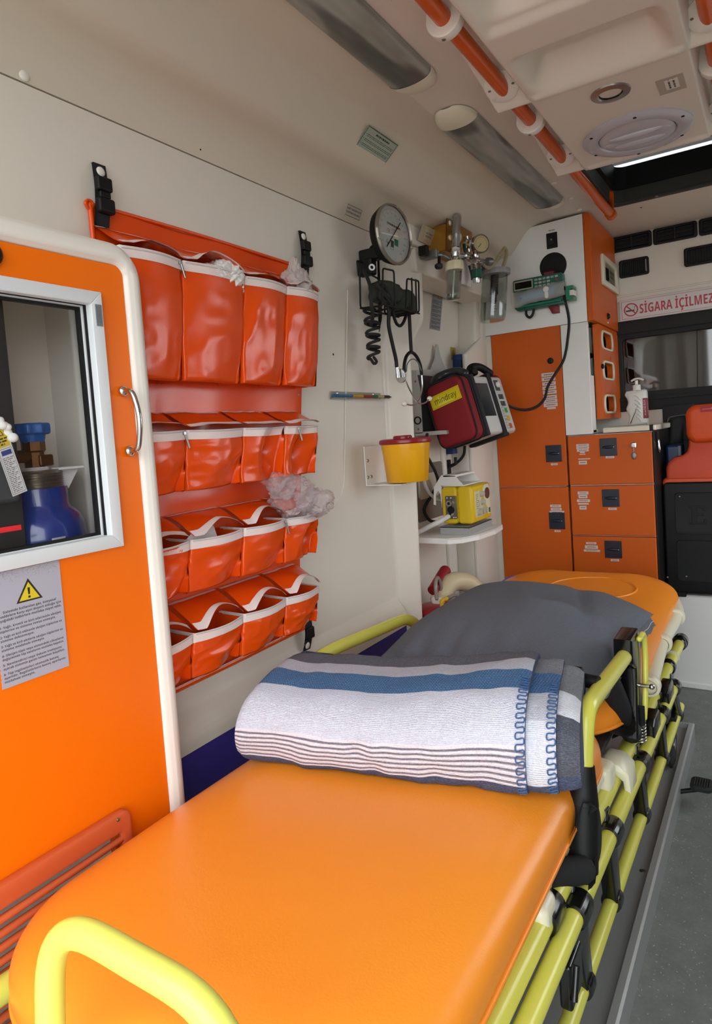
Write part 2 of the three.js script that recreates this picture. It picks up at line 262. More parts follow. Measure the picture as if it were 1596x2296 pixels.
// ---------- ceiling fittings ----------
{
  const pod = thing('ceiling_console', 'moulded cream ceiling console with stepped recesses between the two orange grab rails', 'ceiling console', [-.27, 1.745, -1.9]);
  const y0 = 1.745, yT = 1.832;
  const box = (x, z, x0, x1, z0, z1, e) => sstep(x0 - e, x0 + e, x) * (1 - sstep(x1 - e, x1 + e, x)) * sstep(-z0 - e, -z0 + e, -z) * (1 - sstep(-z1 - e, -z1 + e, -z));
  const f = (x, z) => {
    let m = box(x, z, -.435, -.113, .2, -1.975, .007);
    for (const [a, b] of [[-.85, -1.0], [-1.335, -1.485], [-1.79, -1.965]]) { const sl = Math.min(1, Math.max(0, (a - z) / (a - b - .012))); m = Math.max(m, sl * box(x, z, -.535 + .025 * sl, -.40, a, b, .007)); m = Math.max(m, sl * box(x, z, -.15, -.02 - .02 * sl, a, b, .007)); }
    let y = yT + (y0 - yT) * m;
    const pit = (x0, x1, z0, z1, d, e) => { const p = box(x, z, x0, x1, z0, z1, e); y += p * d * m; };
    pit(-.385, -.165, -.25, -1.15, .07, .028); pit(-.412, -.14, -.2, -1.19, .012, .012);
    pit(-.395, -.16, -1.305, -1.43, .055, .024);
    y -= m * .006 * (box(x, z, -.42, -.13, -1.455, -1.475, .008) + box(x, z, -.42, -.13, -1.94, -1.962, .008));
    return y;
  };
  part(pod, 'console_shell', grid(190, 680, (u, v) => { const x = -.53 + u * .515, z = .15 - v * 2.15; return [x, f(x, z), z]; }), M.ceil);
  // downlight and inspection disc are let into the console
  const rail = (X, lab, z1) => {
    const t = thing('grab_rail', lab, 'grab rail', [X, 1.775, -1.2]);
    part(t, 'bar', bent([[X, 1.775, .15], [X, 1.775, z1], [X, 1.84, z1]], .0155, .02, { k: 18 }), M.rail);
    part(t, 'end_socket', [turned([[.0, -.03], [.019, -.03], [.019, .0], [.0, 0]], [X, 1.775, z1 + .005], [0, 0, 1]), bx(X - .012, X + .012, 1.775, 1.826, z1 - .012, z1 - .002, .002)], M.rail);
    for (const z of [-.66, -1.14, -1.63]) {
      const b = part(t, 'hanger', plate([...circ(X, 1.777, .034, .034, 28).slice(14).map((p) => p), [X + .033, 1.78], [X + .031, 1.81], [X + .02, 1.83], [X - .02, 1.83], [X - .031, 1.81], [X - .033, 1.78]], 'z', z - .011, z + .011, { bevel: .0025 }), M.cap);
      part(b, 'screw', ball([X - .005, 1.7435, z], .004, [1, .5, 1], 10), M.screw);
    }
    for (const z of [-1.425, -1.888]) {
      const fl = part(t, 'flange', turned([[.0, 0], [.036, 0], [.036, .0025], [.034, .004], [.0, .004]], [X, 1.7745, z], [0, -.84, .54]), M.cap);
      for (const s of [-1, 1]) part(fl, 'screw', ball([X + s * .026, 1.771, z + .0022], .0034, [1, .6, .8], 10), M.screw);
    }
    return t;
  };
  rail(-.474, 'orange ceiling grab rail left of the console, next to the strip lamps', -2.53);
  rail(-.083, 'orange ceiling grab rail right of the console, cut by the picture edge', -2.53);
  const spot = thing('downlight', 'small round brushed steel downlight in the ceiling console', 'light', [-.278, 1.745, -1.55]);
  part(spot, 'bezel', turned([[.024, .0], [.041, .0], [.040, .004], [.027, .0065], [.024, .004]], [-.278, 1.7455, -1.55], [0, -1, 0]), M.steel);
  part(spot, 'lens', turned([[0, -.012], [.012, -.01], [.025, .001]], [-.278, 1.744, -1.55], [0, -1, 0]), mat(0x2b2825, .15, { metal: .4 }));
  part(spot, 'bulb', ball([-.274, 1.751, -1.55], .007, [1, .6, 1], 12), mat(0x6b6660, .1));
  const disc = thing('inspection_cover', 'large round translucent plastic cover with a twist grip in the ceiling console', 'cover', [-.268, 1.745, -1.807]);
  const pl = mat(0xb9b6bd, .22);
  part(disc, 'rim', turned([[.088, 0], [.125, 0], [.126, .004], [.120, .009], [.103, .012], [.091, .009], [.088, .004]], [-.268, 1.7455, -1.807], [0, -1, 0], 56), pl);
  const lid = part(disc, 'lid', turned([[0, .011], [.05, .0115], [.08, .010], [.0865, .007], [.0865, .0]], [-.268, 1.7455, -1.807], [0, -1, 0], 56), pl);
  for (const s of [-1, 1]) part(lid, 'grip', ball([-.268, 1.735, -1.807 + s * .026], .012, [5.2, .75, .9], 20), pl);
  for (const s of [-1, 1]) part(lid, 'boss', ball([-.268 + s * .062, 1.7355, -1.807 + s * .012], .012, [1.4, .35, 1.3], 16), pl);
  for (let i = 0; i < 6; i++) { const a = i * PI / 3 + .4; part(disc, 'screw_hole', ball([-.268 + .116 * Math.cos(a), 1.7355, -1.807 + .116 * Math.sin(a)], .0042, [1, .35, 1], 10), M.dark); }
  const st = thing('console_sticker', 'small taped white sticker on the ceiling console beside the downlight', 'sticker', [-.165, 1.744, -1.6]);
  label(st, 'tape', mat(0xb5a898, .25), [-.166, 1.7445, -1.60], .052, .075, [PI / 2, 0, .0]);
  label(st, 'print', printed(128, 64, (x, w, h) => { x.fillStyle = '#d8d2ca'; x.fillRect(0, 0, w, h); lines(x, 14, 16, 114, 22, 2, 9, '#3a3632'); }), [-.164, 1.7435, -1.597], .045, .026, [PI / 2, 0, PI / 2]);

  // strip lamps
  const lens = mat(0xc0c0ba, .3, { map: colorTex(128, 512, (i, j) => { const n = wrapN(i / 128, j / 512, 5) * .5 + wrapN(i / 128, j / 512, 13) * .5, k = 180 + 60 * n - 70 * sstep(.62, .8, wrapN(i / 128 + .3, j / 512, 4)); return [k * .98, k, k * .98]; }) });
  const lampAt = (z0, lab) => {
    const t = thing('strip_lamp', lab, 'light', [-.648, 1.822, z0]);
    const prof = (i) => { const a = i / 14 * PI; return [-.648 - .051 * Math.cos(a), 1.823 - .023 * Math.pow(Math.sin(a), .7)]; };
    const sec = Array.from({ length: 15 }, (_, i) => prof(i)), len = .92;
    part(t, 'base_rail', along([[-.694, 1.826], [-.694, 1.820], [-.690, 1.816], [-.606, 1.816], [-.602, 1.820], [-.602, 1.826]], z0 - .04, z0 - len + .04), M.white);
    part(t, 'lens', grid(14, 30, (u, v) => { const [x, y] = prof(u * 14); return [x, y, z0 - .07 - v * (len - .14)]; }), lens);
    for (const [s, z] of [[1, z0 - .07], [-1, z0 - len + .07]])
      part(t, 'end_cap', grid(14, 12, (u, v) => { const a = v * PI / 2, k = Math.cos(a), [x, y] = prof(u * 14); return [-.648 + (x + .648) * (.25 + .75 * k) * 1.02, 1.824 + (y - 1.824) * (.1 + .9 * k) * 1.03, z + s * .07 * Math.sin(a)]; }, { flip: s < 0 }), M.ivory);
    return t;
  };
  lampAt(-.49, 'grey strip lamp on the ceiling nearest the camera, cut by the top edge');
  lampAt(-1.53, 'grey strip lamp on the ceiling above the wall gauges, farther one of two');

  // roof hatch
  const h = thing('roof_hatch', 'black roof hatch with its lid raised behind the ceiling console', 'hatch', [-.26, 1.82, -2.33]);
  const ring = (x0, x1, z0, z1, e) => [rrect(x0, z1, x1, z0, .05), rrect(x0 + e, z1 + e, x1 - e, z0 - e, .035).reverse()];
  let [o, i] = ring(-.50, -.02, -2.04, -2.61, .03);
  part(h, 'frame_flange', plate(o, 'y', 1.812, 1.826, { holes: [i], bevel: .004 }), mat(0x2d2f2c, .55));
  [o, i] = ring(-.488, -.032, -2.052, -2.598, .018); part(h, 'frame_lip', plate(o, 'y', 1.822, 1.868, { holes: [i] }), mat(0x34362f, .55));
  [o, i] = ring(-.478, -.042, -2.06, -2.59, .022); part(h, 'collar', plate(o, 'y', 1.86, 1.935, { holes: [i] }), M.black);
  part(h, 'lid', plate(rrect(-.52, -2.63, 0, -2.02, .06), 'y', 1.966, 1.985, { bevel: .005 }), M.black);
  [o, i] = ring(-.476, -.044, -2.062, -2.588, .0015); part(h, 'insect_screen', plate(o, 'y', 1.934, 1.967, { holes: [i] }), mat(0x9aa2a4, .9, { transparent: true, opacity: .4 }));
  for (const x of [-.40, -.12]) part(h, 'stay', rod([x, 1.93, -2.1], [x, 1.967, -2.14], .005), M.black);
  part(h, 'knob', ball([-.33, 1.812, -2.585], .008, [1, .6, 1], 12), M.screw);
}
// ---------- oxygen cabinet at the rear left ----------
{
  const t = thing('oxygen_cabinet', 'tall orange oxygen cabinet with cream rounded trim and a glazed white window frame', 'cabinet', [-.98, 0, -.3]);
  const Z0 = .14;
  part(t, 'carcass', [bx(-1.10, -.885, .02, .06, Z0, -.728, .004), bx(-1.10, -.885, 1.335, 1.355, Z0, -.728, .004), bx(-1.10, -.885, .04, 1.35, -.712, -.732, .004), bx(-1.103, -1.085, .04, 1.35, Z0, -.728, .002), bx(-1.10, -.885, .04, 1.35, Z0, Z0 - .02, .004)], M.cream);
  part(t, 'shelf', bx(-1.085, -.885, .50, .52, .12, -.712, .002), M.cream);
  part(t, 'trim', plate(rrect(-.739, -.01, Z0 + .01, 1.377, .055, 10), 'x', -.91, -.853, { bevel: .0135, holes: [rrect(-.706, .02, Z0 - .02, 1.342, .018, 5).reverse()] }), M.cap);
  const win = [[-.64, .922], [-.12, .922], [-.12, 1.277], [-.64, 1.277]];
  const door = part(t, 'door', plate([[-.706, .02], [Z0 - .02, .02], [Z0 - .02, 1.342], [-.706, 1.342]], 'x', -.875, -.862, { holes: [win, [[-.60, .188], [.11, .188], [.11, .478], [-.60, .478]]] }), M.orange);
  const fr = (z0, z1, y0, y1, e) => [[[z0, y0], [z1, y0], [z1 - e, y0 + e], [z0 + e, y0 + e]], [[z1, y0], [z1, y1], [z1 - e, y1 - e], [z1 - e, y0 + e]], [[z1, y1], [z0, y1], [z0 + e, y1 - e], [z1 - e, y1 - e]], [[z0, y1], [z0, y0], [z0 + e, y0 + e], [z0 + e, y1 - e]]];
  fr(-.657, -.10, .907, 1.294, .0195).forEach((q) => part(t, 'window_frame', plate(q, 'x', -.880, -.853, { bevel: .0012 }), M.alu));
  part(t, 'gasket', plate([[-.641, .921], [-.115, .921], [-.115, 1.279], [-.641, 1.279]], 'x', -.878, -.866, { holes: [[[-.6365, .9255], [-.12, .9255], [-.12, 1.2745], [-.6365, 1.2745]].reverse()] }), M.black);
  part(t, 'glazing_bead', plate([[-.637, .925], [-.119, .925], [-.119, 1.275], [-.637, 1.275]], 'x', -.880, -.872, { holes: [[[-.6345, .9275], [-.122, .9275], [-.122, 1.2725], [-.6345, 1.2725]].reverse()] }), M.alu);
  part(t, 'gasket', plate([[-.635, .927], [-.1215, .927], [-.1215, 1.273], [-.635, 1.273]], 'x', -.884, -.876, { holes: [[[-.6305, .9315], [-.13, .9315], [-.13, 1.2685], [-.6305, 1.2685]].reverse()] }), M.black);
  part(t, 'window_pane', bx(-.882, -.880, .929, 1.271, -.126, -.633, .0005), M.glass);
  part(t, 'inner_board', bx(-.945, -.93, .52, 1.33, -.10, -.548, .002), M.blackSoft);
  part(t, 'regulator_box', bx(-.945, -.915, .99, 1.08, -.44, -.538, .008), M.darkGrey);
  const h = part(t, 'handle', tube([[-.858, 1.146, -.684], [-.838, 1.143, -.684], [-.830, 1.125, -.6845], [-.826, 1.10, -.685], [-.830, 1.073, -.6855], [-.838, 1.055, -.686], [-.858, 1.052, -.686]], .0042, { n: 60 }), M.chrome);
  for (const [y, z] of [[1.146, -.684], [1.052, -.686]]) part(h, 'foot', ball([-.857, y, z], .0085, [.8, 1, 1]), M.chrome);
  part(t, 'lock', [turned([[0, 0], [.016, 0], [.016, .006], [.012, .010], [0, .010]], [-.862, 1.322, -.495], [1, 0, 0]), bx(-.853, -.851, 1.317, 1.327, -.494, -.496, .0005)], M.black);
  label(t, 'rating_sticker', printed(64, 160, (x, w, hh) => { x.fillStyle = '#6f7378'; x.fillRect(0, 0, w, hh); x.save(); x.translate(32, 80); x.rotate(PI / 2); lines(x, -66, -18, 60, 12, 4, 3, '#33363a'); x.restore(); }), [-.8522, 1.2585, -.649], .0105, .032, FX, 'grey sticker on the window frame');
  const W = 512, H = 860;
  label(t, 'warning_notice', printed(W, H, (x) => {
    x.fillStyle = '#a8a6b2'; x.fillRect(0, 0, W, H);
    for (let i = 0; i < 900; i++) { const a = rnd() * W, b = rnd() * rnd() * 90; x.fillStyle = rnd() > .5 ? '#8d8c92' : '#9d9b9a'; x.fillRect(a, b, 1 + rnd() * 8, 1 + rnd() * 4); }
    x.fillStyle = '#201d18'; x.beginPath(); x.moveTo(256, 88); x.lineTo(356, 262); x.lineTo(156, 262); x.closePath(); x.fill();
    x.fillStyle = '#d3bd1e'; x.beginPath(); x.moveTo(256, 116); x.lineTo(334, 250); x.lineTo(178, 250); x.closePath(); x.fill();
    txt(x, '!', 110, 256, 200, { bold: true });
    ['Sistemde kullanılan gaz, kimyasal', 'maddelere karşı aşırı duyarlı olduğu için', 'aşağıdaki tedbirlere mutlaka riayet edin.'].forEach((s, i) => txt(x, s, 25, 256, 300 + 30 * i, { bold: true, max: 480 }));
    const p = ['1- Yağlı, kremli ve kirli ellerinizle oksijen', 'tüplerine ve sisteme temas etmeyin.', '', '2- Yağlı ve kirli eldivenle oksijen tüplerine ve', 'sisteme dokunmayın.', '', '3- Yağlı ve kirli aletlerle oksijen tüplerine ve', 'sisteme müdahale etmeyin.', '', '4- Oksijen tüpü veya sistemdeki cihazların', 'değişiminde tüp vanalarını mutlaka kapatın.', '', '5- Nemlendirici veya Vakum trompunu', 'açarak sistemin gazını tamamen boşaltın.', '', '6- Tüp regülatörleri otomatik basınç', 'ayarlıdır. Regülatörlerin basınç ayarlarını', 'müdahale etmeyin.'];
    let y = 412; for (const s of p) { if (!s) { y += 13; continue; } txt(x, s, 24, 18, y, { bold: true, align: 'left', max: 470 }); y += 28; }
  }, .6), [-.8610, .829, -.503], .0965, .153, [0, PI / 2, .0], 'grey warning notice with a yellow triangle');
  label(t, 'arrow_sticker', mat(0xd81b22, .45), [-.8795, .958, -.494], .036, .007, FX);
  part(t, 'arrow_head', plate([[-.481, .947], [-.481, .969], [-.468, .958]], 'x', -.880, -.8788), mat(0xd81b22, .45));

  const gm = M.redOrange;
  const g = part(t, 'air_grille', plate(rrect(-.622, .17, .12, .511, .016, 6), 'x', -.862, -.847, { bevel: .004, holes: [rrect(-.603, .19, .11, .480, .008, 4).reverse()] }), gm, 'red-orange slatted air grille');
  part(g, 'screw', ball([-.8465, .503, -.597], .0028, [.5, 1, 1], 10), M.screw);
  for (let i = 0; i < 16; i++) { const y = .468 - i * .0176; part(g, 'slat', tube([[-.853, y, -.605], [-.8515, y, -.59], [-.8515, y, .11]], .0053, { k: 10, n: 10 }), gm); }

  const c = thing('oxygen_cylinder', 'dark blue oxygen cylinder with brass valve behind the cabinet window', 'gas cylinder', [-.985, .52, -.606]);
  const X = -.985, Z = -.606;
  part(c, 'body', turned([[0, .52], [.06, .52], [.068, .54], [.068, .925], [.066, .945], [.058, .962], [.046, .972], [.044, .978], [.044, 1.004], [.0, 1.004]], [X, 0, Z], [0, 1, 0], 40), mat(0x15307e, .25, { clearcoat: .6 }));
  const th = [[.0, 1.0], [.038, 1.0]]; for (let i = 0; i < 7; i++) th.push([.0395, 1.005 + i * .0036], [.0372, 1.007 + i * .0036]); th.push([.036, 1.032], [.0, 1.033]);
  part(c, 'thread_collar', turned(th, [X, 0, Z], [0, 1, 0], 32), mat(0x9a9488, .3, { metal: .9 }));
  const v = part(c, 'valve', [turned([[.019, 1.03], [.019, 1.036], [.015, 1.037], [.015, 1.06], [.018, 1.063], [.018, 1.077], [.012, 1.080]], [X, 0, Z], [0, 1, 0], 8), bx(X - .012, X + .018, 1.038, 1.056, Z - .022, Z + .002, .003), rod([X, 1.055, Z], [X + .005, 1.055, Z + .05], .010, .010, 8)], mat(0x6e4a2c, .38, { metal: .85 }));
  part(v, 'collar_tape', turned([[.021, 1.028], [.022, 1.030], [.0205, 1.033], [.022, 1.035], [.018, 1.037]], [X, 0, Z]), M.pureWhite);
  const hw = []; for (let i = 0; i < 64; i++) { const a = i / 64 * 2 * PI, r = .0255 + .0022 * Math.cos(8 * a); hw.push([X + r * Math.cos(a), Z + r * Math.sin(a)]); }
  part(c, 'handwheel', [plate(hw, 'y', 1.088, 1.106, { bevel: .004 }), turned([[0, 1.076], [.017, 1.076], [.02, 1.09]], [X, 0, Z])], mat(0x16539c, .45));
  part(c, 'regulator', [rod([X + .006, 1.055, Z + .045], [X + .006, 1.055, Z + .085], .016, .019, 18), ball([X + .006, 1.055, Z + .088], .019)], mat(0xb9bab8, .3, { metal: .8 }));
  part(c, 'carrying_lug', plate([[X - .04, Z - .02], [X + .035, Z - .02], [X + .03, Z - .066], [X - .03, Z - .075]], 'y', 1.030, 1.034, { bevel: .001 }), M.pureWhite);
  part(c, 'lug_web', plate([[Z - .066, 1.031], [Z - .03, 1.031], [Z - .03, .99], [Z - .045, 1.0]], 'x', X + .012, X + .015), M.pureWhite);
  const lab = printed(160, 128, (x, w, h) => { x.fillStyle = '#c3c4c4'; x.fillRect(0, 0, w, h); x.fillStyle = '#3d4b86'; x.beginPath(); x.ellipse(30, 60, 78, 34, 0, 0, 7); x.fill(); txt(x, 'AR', 52, 50, 62, { bold: true, fill: '#d8d8d8' }); });
  part(c, 'maker_label', grid(16, 2, (u, w) => { const a = -.15 + u * .85; return [X + .0687 * Math.cos(a), .90 + w * .03, Z - .0687 * Math.sin(a - .25) * 1]; }), lab);
  const tg = thing('cylinder_tag', 'white and yellow hazard tag with cotton tie hanging in the cabinet window', 'tag', [-.905, 1.0, -.53]);
  part(tg, 'card', grid(2, 16, (u, w) => { const y = 1.108 - w * .105; return [-.9005 + .006 * Math.sin(w * 2.2), y + (u - .5) * .006, -.492 - u * .022 - w * .014 - .008 * w * w, u, 1 - w]; }, { flip: true }), printed(96, 384, (x, w, h) => {
    x.fillStyle = '#c9c8c6'; x.fillRect(0, 0, w, h); x.fillStyle = '#c6ab2e'; x.fillRect(8, 34, 80, 108); x.strokeStyle = '#3b3520'; x.lineWidth = 4; x.beginPath(); x.moveTo(48, 44); x.lineTo(66, 84); x.lineTo(30, 84); x.closePath(); x.stroke(); lines(x, 16, 96, 82, 14, 3, 8, '#3b3520');
    x.fillStyle = '#28357c'; x.fillRect(20, 158, 62, 24); lines(x, 16, 194, 84, 9, 20, 3, '#333'); x.strokeStyle = '#444'; x.lineWidth = 2; x.strokeRect(8, 150, 80, 226);
  }));
  part(tg, 'cotton_tie', [...Array(9)].map((_, i) => ball([-.899 + .004 * Math.sin(i * 2), 1.106 - .0032 * i + .004 * Math.sin(i * 5), -.508 - .0020 * i], .0058 + .0012 * Math.sin(i * 3), [1, 1, 1.1], 9)), mat(0xeeeeea, .9));
}
// ---------- hanging organiser ----------
{
  const t = thing('wall_organiser', 'glossy red-orange vinyl wall organiser with sixteen zipped pockets hung on black straps', 'organiser', [-.975, .6, -1.03]);
  const vinyl = mat(0xe44c08, .26, { specularIntensity: .6, clearcoat: .3, clearcoatRoughness: .2, bumpMap: bumpFine, bumpScale: .00012, tri: .1 });
  const tape = mat(0xe8d8d3, .7, { bumpMap: bumpFine, bumpScale: .0004, tri: .03 }), zipM = mat(0xc9c2be, .45);
  const zR = (y) => -1.335 + (1.475 - y) * .121, zL = (y) => -.745 + (1.475 - y) * .06;
  const lin = (a, b, k) => a + (b - a) * k, B0 = [.735, .875, 1.045, 1.182, 1.304], B1 = [.685, .815, .945, 1.08, 1.205];
  const zc = (k, y) => -lin(B0[k], B1[k], (1.39 - y) / .74);
  const ridge = (x, y, s) => { const n = vnoise(x, y, s * 9.7); return 1 - Math.abs(2 * n - 1); };
  part(t, 'back_sheet', grid(50, 80, (u, v) => { const y = 1.476 - v * .872, z = lin(zL(y), zR(y), u); const w = .004 * ridge(z * 9, y * 9, 3) * sstep(0, .1, v) + .003 * Math.sin(u * 14 + v * 3) * sstep(.0, .2, 1 - v); return [-.978 + w + .003, y, z]; }, { flip: true }), vinyl);
  part(t, 'edge_binding', tube([[-.972, 1.476, -.742], [-.972, 1.3, -.742], [-.974, .95, -.722], [-.974, .61, -.70]], .0045), vinyl);
  part(t, 'rolled_corner', tube([[-.972, 1.466, -.739], [-.970, 1.474, -.732], [-.970, 1.48, -.738], [-.970, 1.478, -.745], [-.971, 1.47, -.745]], .003, { n: 30 }), vinyl);
  part(t, 'top_hem', tube([[-.972, 1.476, -.745], [-.972, 1.478, -1.0], [-.972, 1.474, -1.335]], .0035, { k: 8 }), vinyl);
  part(t, 'bottom_hem', tube([[-.970, .597, -.69], [-.968, .599, -.95], [-.970, .602, -1.232]], .007, { n: 40 }), vinyl);
  part(t, 'hem_stitching', tube([[-.9635, .602, -.70], [-.9615, .6045, -.95], [-.9635, .607, -1.225]], .0013, { k: 6, n: 30 }), tape);
  part(t, 'rivet', ball([-.971, 1.160, -1.285], .006, [.45, 1, 1]), M.screw);
  // rows: rim height, bottom height, depth
  const R = [[1.388, 1.172, .074], [1.083, .974, .074], [.884, .79, .078], [.716, .635, .080]];
  const wild = { 12: [.75, .45, .5], 13: [.55, .6, .55], 23: [.75, .6, .35], 20: [.6, .5, .4] };
  for (let r = 0; r < 4; r++) for (let c = 0; c < 4; c++) {
    const [yT, yB, D] = R[r], sd = r * 4 + c + 1, open = r === 0 ? [.5, 1, .25, .5][c] : r === 1 ? [.25, .08, .0, .15][c] : r === 2 ? [.5, .8, 1, .4][c] : [.9, 1, .9, .9][c];
    const wd = wild[r * 10 + c], gap = .004;
    const zl = (y) => zc(c, y) - gap, zr = (y) => zc(c + 1, y) + gap;
    // the sewn-on bag: wall - side - front - side - wall, closed below
    const skin = (u, w) => {
      const cl = w > .86 ? (w - .86) / .14 : 0, tt = Math.min(1, w / .86), y = lin(yT, yB, tt) - .004 * Math.sin(PI * u) * (r > 0);
      let s, d; // s across, d out
      if (u < .2) { s = 0; d = u / .2; } else if (u > .8) { s = 1; d = (1 - u) / .2; } else { s = (u - .2) / .6; d = 1; }
      const round = d < 1 ? 0 : 1;
      let dep = D * (1 - .05 * tt) * (d + .0) + round * .012 * Math.sin(PI * s) * (1 - .6 * tt) - round * .004;
      if (r > 0 && round) { const q = tt - (1 - .62 * s); if (q > 0) dep -= q * D * .55 * s; }
      if (round && r === 0) { const q = tt - (1.05 - .35 * s); if (q > 0) dep -= q * D * .5; }
      dep += d * (.006 * (ridge(s * 2.2 + sd * 5, tt * 2.6, sd) - .6) + .0025 * (ridge(s * 5 + sd, tt * 6, sd + 4) - .5)) * sstep(.05, .3, tt);
      if (wd) { const e = Math.hypot((s - wd[0]) * 1.1, (tt - wd[1]) * .8); dep -= round * D * .75 * Math.max(0, 1 - e / wd[2]) * (Math.max(0, 1 - Math.abs(s - wd[0]) * 1.5)); }
      let zz = lin(zl(y), zr(y), s) + (d < 1 ? 0 : .0) + (s - .5) * -.006 * Math.sin(PI * tt);
      dep *= 1 - cl; const yy = y + cl * .012;
      return [-.973 + dep, yy, zz];
    };
    const bag = part(t, 'pocket', grid(44, 34, (u, w) => skin(u, w), { flip: true }), vinyl);
    const band = (f, a, b, n = 44) => grid(n, 2, (u, w) => f(u, lin(a, b, w)), { flip: true });
    const out = (p, k) => [p[0] + k, p[1], p[2]];
    part(bag, 'zip_tape', band((u, w) => { const p = skin(.03 + .94 * u, w), e = u < .25 || u > .75 ? .0014 : .0006; return [p[0] + .0014, p[1] + .001, p[2] + (u < .2 ? e : u > .8 ? -e : 0)]; }, -.012, .0135 / (yT - yB)), tape);
    const rim = Array.from({ length: 24 }, (_, i) => { const p = skin(.06 + .88 * i / 23, 0); return out(p, .001); });
    part(bag, 'zip_teeth', tube(rim, .0016, { n: 60, k: 6 }), zipM);
    // lid
    const yS = yT + [.05, .037, .042, .046][r], bulge = r === 0 ? .05 : 0;
    const lid = (u, w) => {
      const z0 = lin(zl(yT) - .002, zr(yT) + .002, u), arch = Math.sin(PI * Math.min(1, Math.max(0, (u - .12) / .88)));
      const e = .75 * w + .25 * (.5 - .5 * Math.cos(PI * w)), lift = open * .028 * arch * w + .006;
      const dep = .004 + w * (D + .006 - open * .012 * arch) * (1 - .12 * Math.pow(Math.abs(2 * u - 1), 6));
      return [-.973 + dep, lin(yS, yT + lift, e) + .006 * Math.sin(PI * w) * (r > 1) + .003 * (ridge(u * 3 + sd, w * 2, sd + 8) - .5), z0];
    };
    const flap = part(t, 'pocket_flap', grid(26, 12, (u, w) => lid(u, w)), vinyl);
    part(flap, 'zip_tape', band((u, w) => { const p = lid(u, w); return [p[0] + .0018, p[1] + .0014, p[2]]; }, .84, 1.03, 26), tape);
    part(flap, 'sewn_tape', band((u, w) => { const p = lid(u, w); return [p[0] + .0022, p[1] + .0005, p[2]]; }, .0, .11, 20), tape);
    if ((r === 0 && c === 0) || (r === 1 && (c === 0 || c === 3)) || (r === 2 && c === 2)) {
      const p = skin(r === 1 && c === 3 ? .34 : .78, .0);
      part(bag, 'zip_pull', [bc(p[0] + .004, p[1] - .003, p[2], .004, .007, .006, .001), rod([p[0] + .006, p[1] - .006, p[2]], [p[0] + .007, p[1] - .03, p[2] - .006], .0022, .0022, 8)], M.steel);
    }
  }
  for (const [z, y0, y1, dz] of [[-.765, 1.548, 1.44, .006], [-1.347, 1.562, 1.455, .004], [-1.240, .545, .625, -.012]]) {
    const dn = y1 > y0, x = -.968;
    const s = part(t, 'strap', grid(4, 16, (u, w) => { const y = lin(y0, y1, w); return [x + .006 * Math.sin(PI * w) + .003 * (w > .75 && !dn), y, z + dz * w - (u - .5) * .026]; }), M.webbing);
    part(s, 'strap_back', grid(4, 16, (u, w) => { const y = lin(y0, y1, w); return [x - .003 + .006 * Math.sin(PI * w), y, z + dz * w - (u - .5) * .026]; }), M.webbing);
    part(s, 'snap_cap', ball([x + .002, y0 + (dn ? .012 : -.014), z], .0085, [.5, 1, 1]), M.cap);
    if (!dn) {
      part(s, 'buckle', [bx(x + .003, x + .016, y0 - .05, y0 - .026, z - .013, z + .017, .004), bx(x + .004, x + .014, y0 - .062, y0 - .05, z - .009, z + .013, .003), bx(x + .003, x + .018, y0 - .088, y0 - .062, z - .014, z + .019, .005)], M.black);
    } else part(s, 'buckle', [bx(x + .002, x + .012, .572, .60, z - .022, z + .006, .004)], M.black);
  }
  // what peeps out of the pockets
  const crumple = (c, s, k, sd, lv = 5) => { let g = new THREE.IcosahedronGeometry(1, lv * 3); const p = g.attributes.position; for (let i = 0; i < p.count; i++) { const x = p.getX(i), y = p.getY(i), z = p.getZ(i), n = 1 + k * (ridge(x * 2 + sd, y * 2 + z * 2, sd) - .6) + k * .5 * (1 - Math.abs(2 * vnoise(x * 5 + sd, y * 5, z * 5) - 1) - .5) + k * .25 * (vnoise(x * 12, y * 12 + sd, z * 12) - .5); p.setXYZ(i, x * n * s[0], y * n * s[1], z * n * s[2]); } g = mergeVertices((g.deleteAttribute('uv'), g.deleteAttribute('normal'), g)); g.computeVertexNormals(); g.translate(...c); return g; };
  const gz = mat(0xe9e6e2, .85), film = mat(0xf4eff0, .12, { transmission: .82, thickness: 0, ior: 1.35 });
  const cl = thing('gauze_pack', 'crumpled white gauze sticking out of the second pocket of the top row', 'gauze', [-.92, 1.37, -1.0]);
  part(cl, 'gauze', [crumple([-.925, 1.388, -1.005], [.03, .026, .036], .55, 2), crumple([-.92, 1.384, -.965], [.026, .016, .03], .5, 5), crumple([-.925, 1.372, -1.035], [.022, .02, .012], .5, 9)], gz);
  const b1 = thing('plastic_wrapper', 'crumpled clear plastic wrapper standing in the last pocket of the top row', 'wrapper', [-.92, 1.36, -1.25]);
  part(b1, 'film', [crumple([-.925, 1.405, -1.245], [.03, .034, .034], .6, 12), crumple([-.92, 1.425, -1.24], [.014, .036, .014], .5, 15)], mat(0xe6dcd8, .25, { transmission: .5, thickness: 0, ior: 1.3 }));
  const pk = thing('paper_packet', 'white paper packets in the open second pocket of the third row', 'packet', [-.93, .84, -.9]);
  for (const [z, a, s] of [[-.885, .5, .05], [-.905, -.15, .04], [-.915, .1, .032]]) { const g = new THREE.BoxGeometry(.001, .06, s); g.rotateX(a); g.rotateZ(.25); g.translate(-.915 + z * .01, .866, z); part(pk, 'packet', g, gz); }
  const b2 = thing('plastic_bag', 'large crumpled clear plastic bag bulging from the last pocket of the third row', 'bag', [-.92, .86, -1.16]);
  part(b2, 'film', [crumple([-.905, .925, -1.15], [.035, .036, .052], .7, 21, 6), crumple([-.885, .905, -1.205], [.028, .026, .045], .75, 25, 5), crumple([-.92, .955, -1.13], [.02, .026, .03], .7, 28)], film);
}
